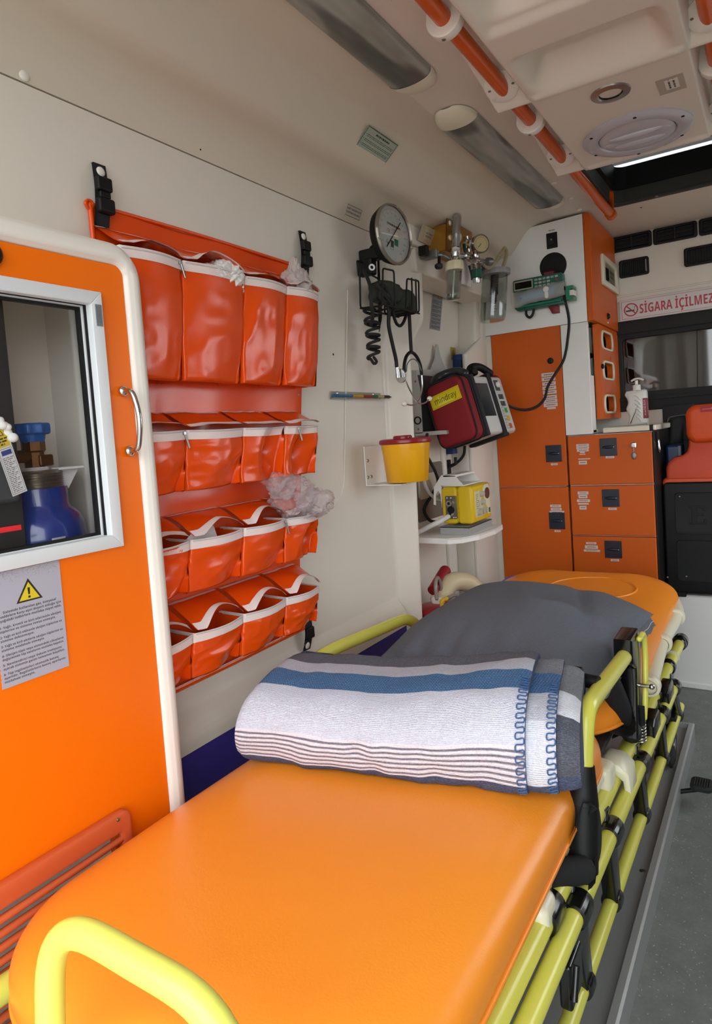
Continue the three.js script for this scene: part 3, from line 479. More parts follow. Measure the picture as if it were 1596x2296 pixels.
// ---------- medical equipment on the left wall ----------
const onRot = (g, e, c) => { g.applyMatrix4(new THREE.Matrix4().makeRotationFromEuler(new THREE.Euler(...e))); g.translate(...c); return g; };
{ // aneroid blood pressure gauge with basket and coiled hose
  const t = thing('blood_pressure_gauge', 'round white dial blood pressure gauge on a black wall bracket with wire basket', 'gauge', [-.93, 1.4, -1.62]);
  const C = [-.868, 1.592, -1.628], n = [Math.cos(.12), .0, Math.sin(.12)];
  const toN = (g, c, nn = n) => { g.lookAt(V(...nn)); g.translate(...c); return g; };
  const at = (k) => [C[0] + n[0] * k, C[1] + n[1] * k, C[2] + n[2] * k];
  part(t, 'case', turned([[0, -.032], [.05, -.032], [.072, -.024], [.080, -.006], [.081, .0], [.0, 0]], C, n, 48), M.black);
  const bz = part(t, 'bezel', turned([[.076, .001], [.081, .001], [.0825, .005], [.080, .010], [.0775, .0115], [.0755, .0075]], C, n, 56), mat(0x8d877c, .28, { metal: .6 }));
  const dial = printed(512, 512, (x) => {
    x.fillStyle = '#b2b4ae'; x.fillRect(0, 0, 512, 512); x.translate(256, 256);
    x.strokeStyle = '#444'; for (let i = 0; i <= 150; i++) { const a = PI * .72 + i / 150 * PI * 1.56, b = i % 10 === 0 ? 22 : i % 5 === 0 ? 15 : 9; x.lineWidth = i % 10 === 0 ? 3 : 1.2; x.beginPath(); x.moveTo(232 * Math.cos(a), 232 * Math.sin(a)); x.lineTo((232 - b) * Math.cos(a), (232 - b) * Math.sin(a)); x.stroke(); if (i % 10 === 0) txt(x, String(i * 2), 24, 190 * Math.cos(a), 190 * Math.sin(a), { fill: '#555' }); }
    lines(x, -96, -94, 116, 20, 1, 20, '#333'); txt(x, 'mmHg', 20, 5, -50, { fill: '#444' }); txt(x, 'CE', 40, -70, -20, { fill: '#333' });
    x.fillStyle = '#c8c4a4'; x.fillRect(18, -30, 62, 60); x.fillStyle = '#0e6b45'; x.fillRect(18, 30, 62, 62); x.fillStyle = '#2a2c2a'; x.fillRect(-36, 60, 46, 60); x.strokeStyle = '#555'; x.lineWidth = 4; x.strokeRect(-40, 120, 46, 22);
    x.strokeStyle = '#555'; x.beginPath(); x.moveTo(-90, 66); x.lineTo(-72, 96); x.lineTo(-108, 96); x.closePath(); x.stroke();
    for (let i = 0; i < 60; i++) { x.fillStyle = i % 2 ? '#a7a9a3' : '#9fa19b'; x.fillRect(rr(-60, 140), rr(-190, -120), rr(4, 22), rr(2, 6)); }
  }, .5);
  { const g = new THREE.CircleGeometry(.0762, 48); g.rotateZ(-.12); part(t, 'dial', toN(g, at(.002)), dial); }
  const nd = new THREE.BoxGeometry(.0022, .105, .001); nd.rotateZ(-.75); part(t, 'needle', toN(nd, at(.004)), M.black);
  part(t, 'lens', toN(new THREE.CylinderGeometry(.0765, .0765, .0012, 48).rotateX(PI / 2), at(.0088)), M.glass);
  for (const a of [1.35, 3.45, -.3]) { const g = bc(0, .0795, .010, .006, .010, .004, .001); g.rotateZ(a - PI / 2); toN(g, C); part(bz, 'clip', g, mat(0x9a958c, .3)); }
  const br = part(t, 'bracket', [bc(-.935, 1.55, -1.622, .07, .034, .03, .006), bc(-.945, 1.515, -1.608, .05, .045, .03, .006), rod([-.93, 1.56, -1.62], [-.89, 1.585, -1.625], .013, .013)], M.black);
  part(br, 'lock_ring', turned([[.005, 0], [.009, 0], [.009, .003], [.005, .003]], [-.92, 1.508, -1.592], [.75, 0, .65], 20), M.pureWhite);
  const W = []; const wire = (p, r = .0026, b = .008) => W.push(bent(p, r, b, { k: 8 }));
  const xB = -.930, xF = -.862, yT = 1.487, yB = 1.392;
  const zA = -1.535, zB = -1.768;
  wire([[xB, yT + .02, zA - .01], [xB, yB, zA], [xF, yB - .005, zA], [xF, yT, zA - .015], [xF, yT + .004, zA - .075], [xF, yB, zA - .07], [xB, yB, zA - .07]]);
  wire([[xB, yT + .004, zA - .075], [xB, yT, zA - .11], [xB, yB, zA - .10]]);
  wire([[xF, yB, zA - .13], [xF, yT - .005, zA - .15], [xF, yT, zB + .01], [xF, yB + .004, zB + .02], [xB, yB + .004, zB + .02], [xB, yT, zB], [xB, yT, zA - .15], [xB, yB, zA - .13], [xF, yB, zA - .13]]);
  for (const z of [zB + .06, zB + .035]) wire([[xB, yB, z], [xF, yB, z], [xF, yT, z - .006]]);
  wire([[xF, yB, zA], [xF, yB, zB + .02]]); wire([[xB, yB, zA], [xB, yB, zB + .02]]); wire([[xB, yT + .01, zA], [xB, yT + .03, zA + .002], [-.955, 1.53, zA - .07]]);
  part(t, 'basket', W, M.black);
  const coil = []; for (let i = 0; i <= 260; i++) { const u = i / 260, a = u * 2 * PI * 7.5, r = .0225 + .003 * Math.sin(u * 5); coil.push([-.930 + .015 * Math.cos(a), 1.392 - u * .125 + .006 * Math.sin(a * .5), -1.585 - .006 * Math.sin(u * 3) + r * Math.sin(a)]); }
  coil.push([-.93, 1.258, -1.57], [-.925, 1.246, -1.578], [-.925, 1.252, -1.592], [-.93, 1.264, -1.588]);
  part(t, 'coiled_hose', [tube(coil, .0042, { n: 900, k: 7 }), tube([[-.935, 1.5, -1.575], [-.89, 1.44, -1.525], [-.885, 1.39, -1.517], [-.90, 1.366, -1.545], [-.925, 1.352, -1.575]], .005)], M.blackSoft);
  // the cuff lies in the basket
  const cu = thing('pressure_cuff', 'dark green folded blood pressure cuff lying in the wire basket under the gauge', 'cuff', [-.92, 1.40, -1.69]);
  const cm = mat(0x2c3326, .8, { bumpMap: bumpFine, bumpScale: .0005, tri: .04 });
  const blob = (c, s, k, sd) => { const g = new THREE.SphereGeometry(1, 36, 24), p = g.attributes.position; for (let i = 0; i < p.count; i++) { let v = [p.getX(i), p.getY(i), p.getZ(i)].map((q) => Math.sign(q) * Math.pow(Math.abs(q), .6)); const n = 1 + k * (vnoise(v[0] * 2 + sd, v[1] * 2, v[2] * 2) - .5); p.setXYZ(i, v[0] * n * s[0], v[1] * n * s[1], v[2] * n * s[2]); } g.computeVertexNormals(); g.translate(...c); return g; };
  part(cu, 'cuff_roll', blob([-.917, 1.432, -1.745], [.036, .036, .052], .25, 3), cm); part(cu, 'cuff_fold', blob([-.915, 1.445, -1.655], [.034, .028, .055], .5, 8), cm); part(cu, 'tubing', tube([[-.89, 1.45, -1.56], [-.885, 1.42, -1.60], [-.89, 1.40, -1.64], [-.89, 1.43, -1.63], [-.89, 1.455, -1.59], [-.89, 1.42, -1.57], [-.885, 1.405, -1.60]], .006), M.blackSoft);
}
{ // stethoscope hung in the basket
  const t = thing('stethoscope', 'black stethoscope with chrome earpieces hanging from the basket under the gauge', 'stethoscope', [-.88, 1.14, -1.73]);
  const x = -.885;
  part(t, 'tubing', [tube([[-.90, 1.42, -1.58], [-.88, 1.396, -1.596], [x, 1.345, -1.603], [x, 1.295, -1.618], [x, 1.253, -1.632], [x, 1.236, -1.633]], .0052), tube([[x, 1.402, -1.633], [x, 1.380, -1.634], [x, 1.357, -1.648], [x, 1.352, -1.668], [x, 1.362, -1.688], [x, 1.39, -1.712], [x, 1.408, -1.72]], .0045), tube([[x, 1.42, -1.73], [x, 1.401, -1.73], [x, 1.342, -1.728], [x, 1.284, -1.727]], .0052), tube([[x, 1.222, -1.676], [x, 1.235, -1.677], [x, 1.254, -1.684], [x, 1.272, -1.70], [x, 1.282, -1.727], [x, 1.273, -1.757], [x, 1.25, -1.778], [x, 1.23, -1.784], [x, 1.222, -1.785]], .005)], M.black);
  part(t, 'spring', tube([[x + .004, 1.225, -1.682], [x + .004, 1.245, -1.69], [x + .004, 1.258, -1.71], [x + .004, 1.262, -1.735], [x + .004, 1.252, -1.76], [x + .004, 1.232, -1.775]], .0018), M.dullSteel);
  part(t, 'ear_tube', tube([[x, 1.225, -1.676], [x, 1.19, -1.688], [x, 1.154, -1.722], [x, 1.138, -1.745], [x, 1.133, -1.765], [x, 1.137, -1.80], [x, 1.147, -1.822]], .0024), M.chrome);
  part(t, 'ear_tube', tube([[x, 1.225, -1.785], [x, 1.18, -1.782], [x, 1.15, -1.76], [x, 1.134, -1.735], [x, 1.129, -1.71], [x, 1.130, -1.685], [x, 1.132, -1.667]], .0024), M.chrome);
  part(t, 'ear_tip', ball([x, 1.149, -1.828], .0075, [1, 1, 1.3]), M.cap); part(t, 'ear_tip', ball([x, 1.1325, -1.663], .0075, [1, 1, 1.3]), M.cap);
  part(t, 'chest_piece', [rod([x, 1.238, -1.633], [x, 1.205, -1.636], .0045, .006, 14), turned([[0, 0], [.019, 0], [.0205, .002], [.019, .004], [.006, .006], [0, .006]], [x + .003, 1.210, -1.645], [.25, .1, -.95], 28)], M.chrome);
}
{ // pen rail
  const t = thing('clear_rail', 'clear acrylic strip screwed to the wall under the coiled hose', 'rail', [-.985, 1.155, -1.58]);
  part(t, 'strip', [bx(-.984, -.981, 1.153, 1.173, -1.438, -1.70, .0008), bx(-.984, -.966, 1.153, 1.156, -1.438, -1.70, .0008)], mat(0xe8e6df, .12, { transmission: .85, thickness: 0 }));
  for (const z of [-1.468, -1.655]) part(t, 'screw', ball([-.980, 1.168, z], .0052, [.5, 1, 1], 14), M.chrome);
  const p = thing('striped_pen', 'pen with blue, yellow, red, green and black bands resting on the clear strip', 'pen', [-.975, 1.157, -1.6]);
  const cols = [[0x24618c, -1.44, -1.53, 'blue band'], [0xb88a1c, -1.53, -1.585, 'yellow band'], [0x8d2a2c, -1.585, -1.635, 'red band'], [0x1f5a38, -1.635, -1.665, 'green band'], [0xa89a6c, -1.665, -1.70, 'clear band'], [0x17181a, -1.70, -1.735, 'black cap']];
  for (const [c, a, b, l] of cols) part(p, 'barrel', rod([-.974, 1.161, a], [-.974, 1.161, b], .005, .005, 14), mat(c, .35), l);
  part(p, 'tip', rod([-.974, 1.161, -1.735], [-.974, 1.161, -1.752], .003, .0008, 10), M.black); part(p, 'clip', bc(-.968, 1.163, -1.485, .0015, .003, .05, .0005), mat(0x3d7ba6, .3));
}
{ // sharps bin
  const X = -.875, Z = -1.635, b = thing('sharps_bin', 'yellow plastic sharps bin with a dark red lid in a white wall bracket', 'bin', [X, .92, Z]);
  part(b, 'bin', turned([[0, .915], [.056, .915], [.058, .917], [.066, 1.0], [.0665, 1.006], [.0675, 1.008], [.068, 1.022], [.064, 1.022], [.0, 1.02]], [X, 0, Z], [0, 1, 0], 44), mat(0xeaa80e, .38));
  const lid = part(b, 'lid', turned([[0, 1.034], [.05, 1.034], [.06, 1.036], [.071, 1.034], [.0735, 1.029], [.0735, 1.024], [.071, 1.021], [.066, 1.021]], [X, 0, Z], [0, 1, 0], 44), mat(0x8a1420, .35));
  part(lid, 'hinged_flap', turned([[0, 1.044], [.023, 1.044], [.026, 1.041], [.026, 1.033]], [X + .012, 0, Z + .036], [0, 1, 0], 30), mat(0x84121e, .35));
  const br = thing('bin_bracket', 'white folded metal bracket holding the yellow sharps bin', 'bracket', [-.97, .91, -1.62]);
  part(br, 'back_plate', bx(-.9835, -.980, .908, 1.02, -1.585, -1.70, .001), M.white);
  part(br, 'foot_plate', bx(-.982, -.87, .908, .911, -1.585, -1.68, .001), M.white);
  for (const [y, z] of [[.979, -1.598], [.932, -1.594], [.932, -1.612]]) part(br, 'screw', ball([-.979, y, z], .0055, [.5, 1, 1], 14), M.chrome);
}
{ // small taped stickers and the green notice on the cove
  const a = thing('wall_sticker', 'taped white sticker on the wall seam left of the gauge', 'sticker', [-.97, 1.66, -1.575]);
  const tl = [0, PI / 2, -.02];
  label(a, 'tape', mat(0xc2b6a4, .3), [-.9585, 1.6625, -1.575], .10, .056, [.42, PI / 2, 0, 'YXZ']);
  label(a, 'print', printed(256, 96, (x, w, h) => { x.fillStyle = '#c9c0b2'; x.fillRect(0, 0, w, h); x.strokeStyle = '#444'; x.lineWidth = 4; x.strokeRect(2, 2, w - 4, h - 4); txt(x, 'SABİT TANSİYON ALETİ', 22, 128, 32, { bold: true }); txt(x, '(STETESKOP BÖLÜMÜ)', 22, 128, 64, { bold: true }); }), [-.957, 1.6615, -1.578], .072, .028, [.42, PI / 2, 0, 'YXZ']);
  const b = thing('wall_sticker', 'taped white sticker beside the brass gas outlet plate', 'sticker', [-.92, 1.68, -1.99]);
  label(b, 'tape', mat(0xb5a98f, .3), [-.9215, 1.674, -1.965], .105, .05, [.42, PI / 2, 0, 'YXZ']);
  label(b, 'print', printed(256, 110, (x, w, h) => { x.fillStyle = '#beb7a2'; x.fillRect(0, 0, w, h); txt(x, 'SABİT VAKUM', 27, 110, 34, { bold: true }); txt(x, 'ASPİRATÖRÜ', 27, 110, 68, { bold: true }); }), [-.9205, 1.674, -1.975], .068, .03, [.42, PI / 2, 0, 'YXZ']);
  const g = thing('notice', 'square grey-green printed notice stuck on the sloping cove above the gauge', 'notice', [-.84, 1.75, -1.45]);
  label(g, 'sheet', printed(400, 260, (x) => { x.fillStyle = '#9fae9e'; x.fillRect(0, 0, 400, 260); x.strokeStyle = '#46584a'; x.lineWidth = 8; x.strokeRect(3, 3, 394, 254); lines(x, 120, 20, 300, 14, 1, 12, '#2c332c'); for (let i = 0; i < 6; i++) { x.fillStyle = '#333'; x.beginPath(); x.arc(22, 52 + i * 33, 3, 0, 7); x.fill(); lines(x, 36, 48 + i * 33, 384, 10, i > 3 ? 3 : 2, 4, '#3f463f'); } }, .55), [-.8315, 1.7575, -1.484], .142, .092, [.877, PI / 2, 0, 'YXZ']);
}
{ // gas outlets, flowmeter, vacuum regulator, suction jar
  const pl = thing('outlet_plate', 'brass coloured outlet plate screwed to the wall above the niche', 'plate', [-.9, 1.64, -2.12]);
  const lean = .46, pt = (u, y, k = 0) => { const yy = 1.614 + y * 1.2; return [-.862 + k, yy, -1.962 - u * .205 - y * .25]; };
  part(pl, 'plate', [grid(6, 6, (u, v) => pt(u, v * .088), {}), grid(6, 6, (u, v) => pt(u, v * .088, .0025), {}), bx(-.95, -.8625, 1.625, 1.71, -2.0, -2.14, .004)], mat(0xa87628, .32, { metal: .6 }));
  part(pl, 'cap', ball(pt(.1, .078, .004), .008, [.5, 1, 1], 14), M.cap);
  for (const u of [.25, .75]) part(pl, 'outlet', turned([[0, 0], [.022, 0], [.022, .012], [.016, .016], [.016, .024], [0, .024]], pt(u, .045), [1, -.3, .1], 28), M.chrome);
  const f = thing('oxygen_flowmeter', 'chrome oxygen flowmeter with a clear humidifier bottle and cream screw cap', 'flowmeter', [-.84, 1.45, -1.955]);
  const A = (y) => [-.84, y, -1.99 + (1.62 - y) * .28];
  const pr = (list) => list; const turnedV = (prof, k = 28) => { const g = turned(prof, [0, 0, 0], [0, 1, 0], k), p = g.attributes.position; for (let i = 0; i < p.count; i++) { const q = A(p.getY(i)); p.setXYZ(i, p.getX(i) + q[0], p.getY(i), p.getZ(i) + q[2]); } return g; };
  part(f, 'flow_tube', turnedV([[.011, 1.625], [.0135, 1.63], [.0135, 1.72], [.012, 1.732], [.007, 1.738], [0, 1.74]]), mat(0xc9c4bf, .08, { transmission: .75, thickness: 0 }));
  part(f, 'scale_tube', turnedV([[.005, 1.63], [.0055, 1.725], [0, 1.726]], 16), mat(0x8d8884, .3));
  part(f, 'body', [turnedV([[0, 1.575], [.008, 1.576], [.012, 1.59], [.0155, 1.594], [.0155, 1.624], [.012, 1.628], [0, 1.628]]), rod([-.905, 1.68, -2.10], [-.845, 1.607, -1.99], .011, .009), rod([-.84, 1.60, -1.985], [-.83, 1.605, -2.03], .009, .009), rod([-.83, 1.604, -2.03], [-.828, 1.606, -2.05], .013, .013, 10)], M.chrome);
  part(f, 'valve_label', onRot(new THREE.CylinderGeometry(.0158, .0158, .02, 24, 1, true, .2, 1.6), [0, -.3, 0], [A(1.61)[0], 1.61, A(1.61)[2]]), printed(128, 64, (x, w, h) => { x.fillStyle = '#cfcac2'; x.fillRect(0, 0, w, h); lines(x, 10, 14, 118, 14, 4, 6); }));
  part(f, 'screw_cap', turnedV([[0, 1.583], [.010, 1.583], [.026, 1.578], [.0285, 1.572], [.0285, 1.552], [.0265, 1.549], [.0, 1.549]], 36), mat(0xd6cda8, .5));
  part(f, 'humidifier_bottle', turnedV([[.0245, 1.55], [.0245, 1.47], [.0235, 1.456], [.020, 1.4535], [0, 1.4535], [0, 1.456], [.019, 1.456], [.022, 1.459], [.0228, 1.471], [.0228, 1.549]], 40), M.clear);
  part(f, 'bottle_stem', rod(A(1.55), A(1.462), .0028, .0028, 10), M.cap);
  part(f, 'water', turnedV([[0, 1.457], [.021, 1.458], [.0222, 1.472], [0, 1.472]]), mat(0xdfe8e8, .02, { transmission: 1, thickness: .02, ior: 1.33 }));
  part(f, 'bracket_arm', [bent([[-.93, 1.60, -1.93], [-.865, 1.598, -1.94], [-.855, 1.588, -1.965]], .006, .01), bc(-.90, 1.603, -1.935, .05, .026, .022, .003)], M.dullSteel);
  part(f, 'clamp_block', bc(-.91, 1.612, -1.905, .03, .03, .02, .004), M.black); part(f, 'clamp_knob', [rod([-.87, 1.59, -1.93], [-.87, 1.566, -1.925], .005, .005), turned([[0, 0], [.010, 0], [.013, .004], [.013, .012], [.008, .016], [0, .016]], [-.87, 1.552, -1.922], [0, 1, 0], 7)], M.black);
  const r = thing('vacuum_regulator', 'chrome vacuum regulator with a small round dial beside the flowmeter', 'regulator', [-.83, 1.55, -2.14]);
  part(r, 'inlet', [rod([-.90, 1.69, -2.21], [-.845, 1.665, -2.15], .012, .012), rod([-.85, 1.69, -2.12], [-.85, 1.64, -2.13], .010, .010), rod([-.832, 1.64, -2.14], [-.83, 1.555, -2.125], .009, .009)], M.chrome);
  const gn = [.72, -.12, .68], gp = [-.815, 1.664, -2.15];
  part(r, 'dial_case', turned([[0, -.028], [.022, -.028], [.030, -.022], [.031, 0], [.028, .003], [.026, .001], [.0, .0]], gp, gn, 32), mat(0x9b958a, .22, { metal: .85 }));
  { const g = new THREE.CircleGeometry(.0262, 30); g.lookAt(V(...gn)); g.translate(gp[0] + gn[0] * .0016, gp[1] + gn[1] * .0016, gp[2] + gn[2] * .0016); part(r, 'dial', g, printed(128, 128, (x) => { x.fillStyle = '#b7a77a'; x.fillRect(0, 0, 128, 128); x.translate(64, 64); x.strokeStyle = '#333'; x.lineWidth = 3; for (let i = 0; i < 20; i++) { const a = 2.2 + i * .25; x.beginPath(); x.moveTo(46 * Math.cos(a), 46 * Math.sin(a)); x.lineTo(54 * Math.cos(a), 54 * Math.sin(a)); x.stroke(); } x.lineWidth = 5; x.beginPath(); x.moveTo(0, 0); x.lineTo(-26, 30); x.stroke(); })); }
  part(r, 'body', [turned([[0, 1.532], [.012, 1.532], [.013, 1.536], [.013, 1.556], [.018, 1.560], [.018, 1.592], [.014, 1.597], [.012, 1.61], [.015, 1.616], [.015, 1.626], [.0, 1.63]], [-.828, 0, -2.125], [0, 1, 0], 24), rod([-.828, 1.604, -2.105], [-.815, 1.607, -2.16], .012, .010)], M.chrome);
  part(r, 'side_knob', turned([[0, 0], [.013, 0], [.014, .004], [.013, .02], [0, .022]], [-.80, 1.603, -2.155], [.5, 0, -.8], 9), M.dullSteel);
  part(r, 'green_hose', tube([[-.85, 1.655, -2.09], [-.845, 1.63, -2.085], [-.838, 1.615, -2.10], [-.835, 1.613, -2.125], [-.835, 1.62, -2.15]], .0055), mat(0x11403c, .4));
  part(r, 'green_sleeve', turned([[.0165, 1.548], [.0185, 1.55], [.0185, 1.575], [.0165, 1.577]], [-.828, 0, -2.125], [0, 1, 0], 20), mat(0x10503a, .45));
  const j = thing('suction_jar', 'clear graduated suction jar with a ribbed grey lid and bent hose', 'jar', [-.83, 1.42, -2.27]);
  const J = (prof, k) => { const g = turned(prof, [0, 0, 0], [0, 1, 0], k), p = g.attributes.position; for (let i = 0; i < p.count; i++) p.setXYZ(i, p.getX(i) - .83, p.getY(i), p.getZ(i) - 2.285 + (1.51 - p.getY(i)) * .3); return g; };
  part(j, 'jar', J([[.046, 1.592], [.046, 1.435], [.044, 1.424], [.040, 1.42], [0, 1.42], [0, 1.423], [.0395, 1.4235], [.0425, 1.428], [.044, 1.436], [.044, 1.592]], 48), M.clear);
  const lidP = Array.from({ length: 120 }, (_, i) => { const a = i / 120 * 2 * PI, q = .0535 + .0009 * (i % 3 === 0 ? -1 : .6); return [-.83 + q * Math.cos(a), -2.312 + q * Math.sin(a)]; });
  part(j, 'lid', plate(lidP, 'y', 1.588, 1.607, { bevel: .002 }), mat(0x8a8a8c, .45));
  part(j, 'graduation', [...Array(14)].map((_, i) => { const y = 1.57 - i * .0095, a0 = 1.15, n = i % 3 === 0 ? .28 : .16; return grid(6, 1, (u, v) => { const a = a0 + .2 - u * n; const zc = -2.285 + (1.51 - y) * .3; return [-.83 + .0463 * Math.cos(a - .2), y + v * .0012, zc + .0463 * Math.sin(a - .2)]; }); }), M.black);
  part(j, 'float_tube', [rod([-.83, 1.59, -2.308], [-.83, 1.52, -2.29], .014, .014, 18, true), rod([-.83, 1.52, -2.29], [-.83, 1.49, -2.28], .010, .010, 14)], mat(0x2a2d30, .3));
  part(j, 'hose', tube([[-.82, 1.602, -2.35], [-.82, 1.63, -2.375], [-.82, 1.69, -2.42], [-.825, 1.705, -2.42], [-.825, 1.685, -2.385], [-.825, 1.63, -2.30], [-.825, 1.60, -2.235], [-.825, 1.605, -2.19]], .0068, { n: 70 }), mat(0xcdbf98, .2, { transmission: .5, thickness: 0 }));
  part(j, 'fittings', [rod([-.81, 1.605, -2.36], [-.81, 1.616, -2.362], .008, .008), ball([-.80, 1.613, -2.35], .006)], M.chrome);
  part(j, 'hanger', [bx(-.93, -.84, 1.605, 1.612, -2.22, -2.32, .002), bc(-.90, 1.605, -2.27, .06, .05, .02, .004)], M.darkGrey);
  const pp = thing('paper_tag', 'blank white paper card hanging behind the humidifier bottle', 'card', [-.87, 1.54, -2.14]);
  part(pp, 'card', grid(6, 10, (u, v) => [-.865 + .006 * Math.sin(v * 3), 1.618 - v * .087, -2.075 - u * .055 - v * .032 * u - .002], {}), mat(0xcfc9c4, .8));
}
{ // in the niche
  const n1 = thing('niche_notice', 'narrow grey instruction notice with a warning triangle inside the niche', 'notice', [-1.07, 1.43, -2.33]);
  part(n1, 'sheet', grid(4, 8, (u, v) => [-1.0735, 1.605 - v * .175, -2.318 - u * .088 + v * .06, u, 1 - v]), printed(220, 512, (x, w, h) => { x.fillStyle = '#8f9094'; x.fillRect(0, 0, w, h); x.fillStyle = '#26221a'; x.beginPath(); x.moveTo(150, 70); x.lineTo(190, 150); x.lineTo(108, 150); x.closePath(); x.fill(); x.fillStyle = '#c5a41e'; x.beginPath(); x.moveTo(150, 86); x.lineTo(178, 143); x.lineTo(121, 143); x.closePath(); x.fill(); txt(x, '!', 44, 150, 122, { bold: true }); let y = 178; for (const k of [4, 3, 3, 3, 2, 3, 3]) { lines(x, 18, y, 204, 12, k, 6, '#26262a'); y += k * 12 + 12; } }));
  const wt = thing('warning_sticker', 'yellow triangular electricity warning sticker above the monitor', 'sticker', [-1.07, 1.34, -2.46]);
  label(wt, 'sheet', printed(96, 160, (x, w, h) => { x.fillStyle = '#b79c2c'; x.fillRect(0, 0, w, h); x.fillStyle = '#2a2414'; x.beginPath(); x.moveTo(48, 20); x.lineTo(86, 140); x.lineTo(10, 140); x.closePath(); x.fill(); x.fillStyle = '#b79c2c'; x.beginPath(); x.moveTo(48, 46); x.lineTo(74, 130); x.lineTo(22, 130); x.closePath(); x.fill(); x.strokeStyle = '#2a2414'; x.lineWidth = 8; x.beginPath(); x.moveTo(52, 70); x.lineTo(42, 98); x.lineTo(56, 96); x.lineTo(46, 124); x.stroke(); }), [-1.0735, 1.35, -2.458], .045, .052, FX);
}
// ---------- niche equipment ----------
{
  const br = thing('monitor_bracket', 'grey metal wall cradle with a tapered top holding the red monitor bag', 'bracket', [-1.06, 1.04, -2.2]);
  const gm = mat(0xb4b2ae, .4);
  part(br, 'back_plate', plate([[-2.06, 1.045], [-2.42, 1.045], [-2.42, 1.27], [-2.34, 1.285], [-2.30, 1.33], [-2.285, 1.372], [-2.272, 1.372], [-2.255, 1.32], [-2.21, 1.275], [-2.06, 1.265]], 'x', -1.062, -1.057, { bevel: .001 }), gm);
  part(br, 'side_flange', plate([[-1.06, 1.045], [-1.03, 1.045], [-1.03, 1.2], [-1.04, 1.26], [-1.06, 1.265]], 'z', -2.06, -2.056), gm);
  part(br, 'bottom_tray', bx(-1.06, -.94, 1.036, 1.050, -2.056, -2.40, .002), gm); part(br, 'inner_lining', bx(-1.056, -1.05, 1.05, 1.25, -2.07, -2.40, .002), M.darkGrey);
  for (const [y, z] of [[1.225, -2.0555], [1.06, -2.0555]]) part(br, 'screw', ball([-1.045, y, z], .004, [1, 1, .5], 10), M.screw);
  part(br, 'cable_ring', turned([[.010, 0], [.014, 0], [.014, .003], [.010, .003]], [-1.045, 1.09, -2.055], [0, 0, 1], 24), M.black);

  const R = .262, t = thing('patient_monitor', 'portable patient monitor in a dark red carry bag with yellow badge, tilted in its cradle', 'monitor', [-.915, 1.11, -2.2], { local: true, turn: [0, -.13, R] });
  const red = mat(0x85101c, .75, { bumpMap: bumpFine, bumpScale: .0004, tri: .03 }), z0 = .13;
  const pouch = part(t, 'front_pouch', [plate(rrect(-.076, -.112, .074, .112, .03, 8), 'z', .062, .128, { bevel: .014 })], red);
  part(pouch, 'piping', [.072, .118].map((z) => tube([...rrect(-.078, -.114, .076, .114, .032, 6)].map(([x, y]) => [x, y, z]), .0026, { closed: true, n: 120, k: 6 })), M.blackSoft);
  label(pouch, 'badge', printed(384, 128, (x, w, h) => { x.fillStyle = '#d9c512'; x.fillRect(0, 0, w, h); x.fillStyle = '#e9dc4a'; x.beginPath(); x.moveTo(110, 16); x.lineTo(190, 80); x.lineTo(290, 110); x.lineTo(80, 110); x.closePath(); x.fill(); x.strokeStyle = '#b39c10'; x.lineWidth = 3; x.strokeRect(10, 10, w - 20, h - 20); txt(x, 'mindray', 78, 192, 62, { fill: '#3a3808', max: 320 }); }, .35), [.0, .051, .1286], .122, .046, [0, 0, .03], 'yellow reflective badge reading mindray');
  const back = part(t, 'rear_pouch', plate(rrect(-.07, -.105, .07, .125, .03, 8), 'z', -.18, -.14, { bevel: .012 }), red);
  const body = part(t, 'casing', plate(rrect(-.075, -.108, .083, .104, .014, 6), 'z', -.145, .066, { bevel: .006 }), mat(0xc4c2bd, .45));
  part(body, 'screen', bx(.081, .0845, -.045, .075, -.03, .05, .002), mat(0x22262a, .15), 'dark display');
  part(body, 'name_strip', bx(.081, .0848, .080, .096, -.03, .048, .001), mat(0xbfbdb8, .4));
  const cols = [[0x2f3336, -.012], [0x2f3336, -.03]];
  part(body, 'knob_panel', bx(.081, .0842, .048, .088, -.115, -.082, .001), M.darkGrey); part(body, 'rotary_knob', turned([[0, 0], [.011, 0], [.010, .006], [0, .007]], [.084, .07, -.104], [1, 0, 0], 20), M.cap);
  for (let i = 0; i < 4; i++) part(body, 'button', bx(.082, .0862, .016 - (i >> 1) * .026, .034 - (i >> 1) * .026, -.088 - (i & 1) * .018, -.100 - (i & 1) * .018, .001), M.darkGrey);
  for (const [y, c] of [[-.026, 0x1d8a3a], [-.056, 0xc59a1a], [-.084, 0xb04a1c]]) part(body, 'shock_button', bx(.082, .0865, y - .009, y + .009, -.100, -.118, .002), mat(c, .4));
  label(body, 'panel_print', printed(64, 160, (x, w, h) => { x.fillStyle = '#b9b7b2'; x.fillRect(0, 0, w, h); lines(x, 6, 12, 56, 20, 7, 3); x.strokeStyle = '#444'; x.lineWidth = 2; x.strokeRect(2, 40, 60, 52); x.strokeRect(2, 100, 60, 52); }), [.0834, -.052, -.092], .02, .09, FX);
  part(t, 'strap', [bx(.083, .0875, -.112, .112, -.066, -.04, .002), bx(-.06, .087, .104, .112, -.066, -.04, .003), bx(-.06, .088, -.120, -.108, -.075, -.035, .004)], M.webbing);
  part(t, 'side_webbing', bx(-.07, .086, -.112, .108, .052, .068, .004), M.blackSoft);
  part(t, 'paddle', [tube([[-.06, .118, .085], [-.055, .142, .06], [-.03, .152, .03], [.015, .145, .02], [.045, .125, .03]], .015, { k: 14 }), rod([-.062, .122, .09], [-.055, .15, .055], .007, .007)], mat(0x2e3033, .3));
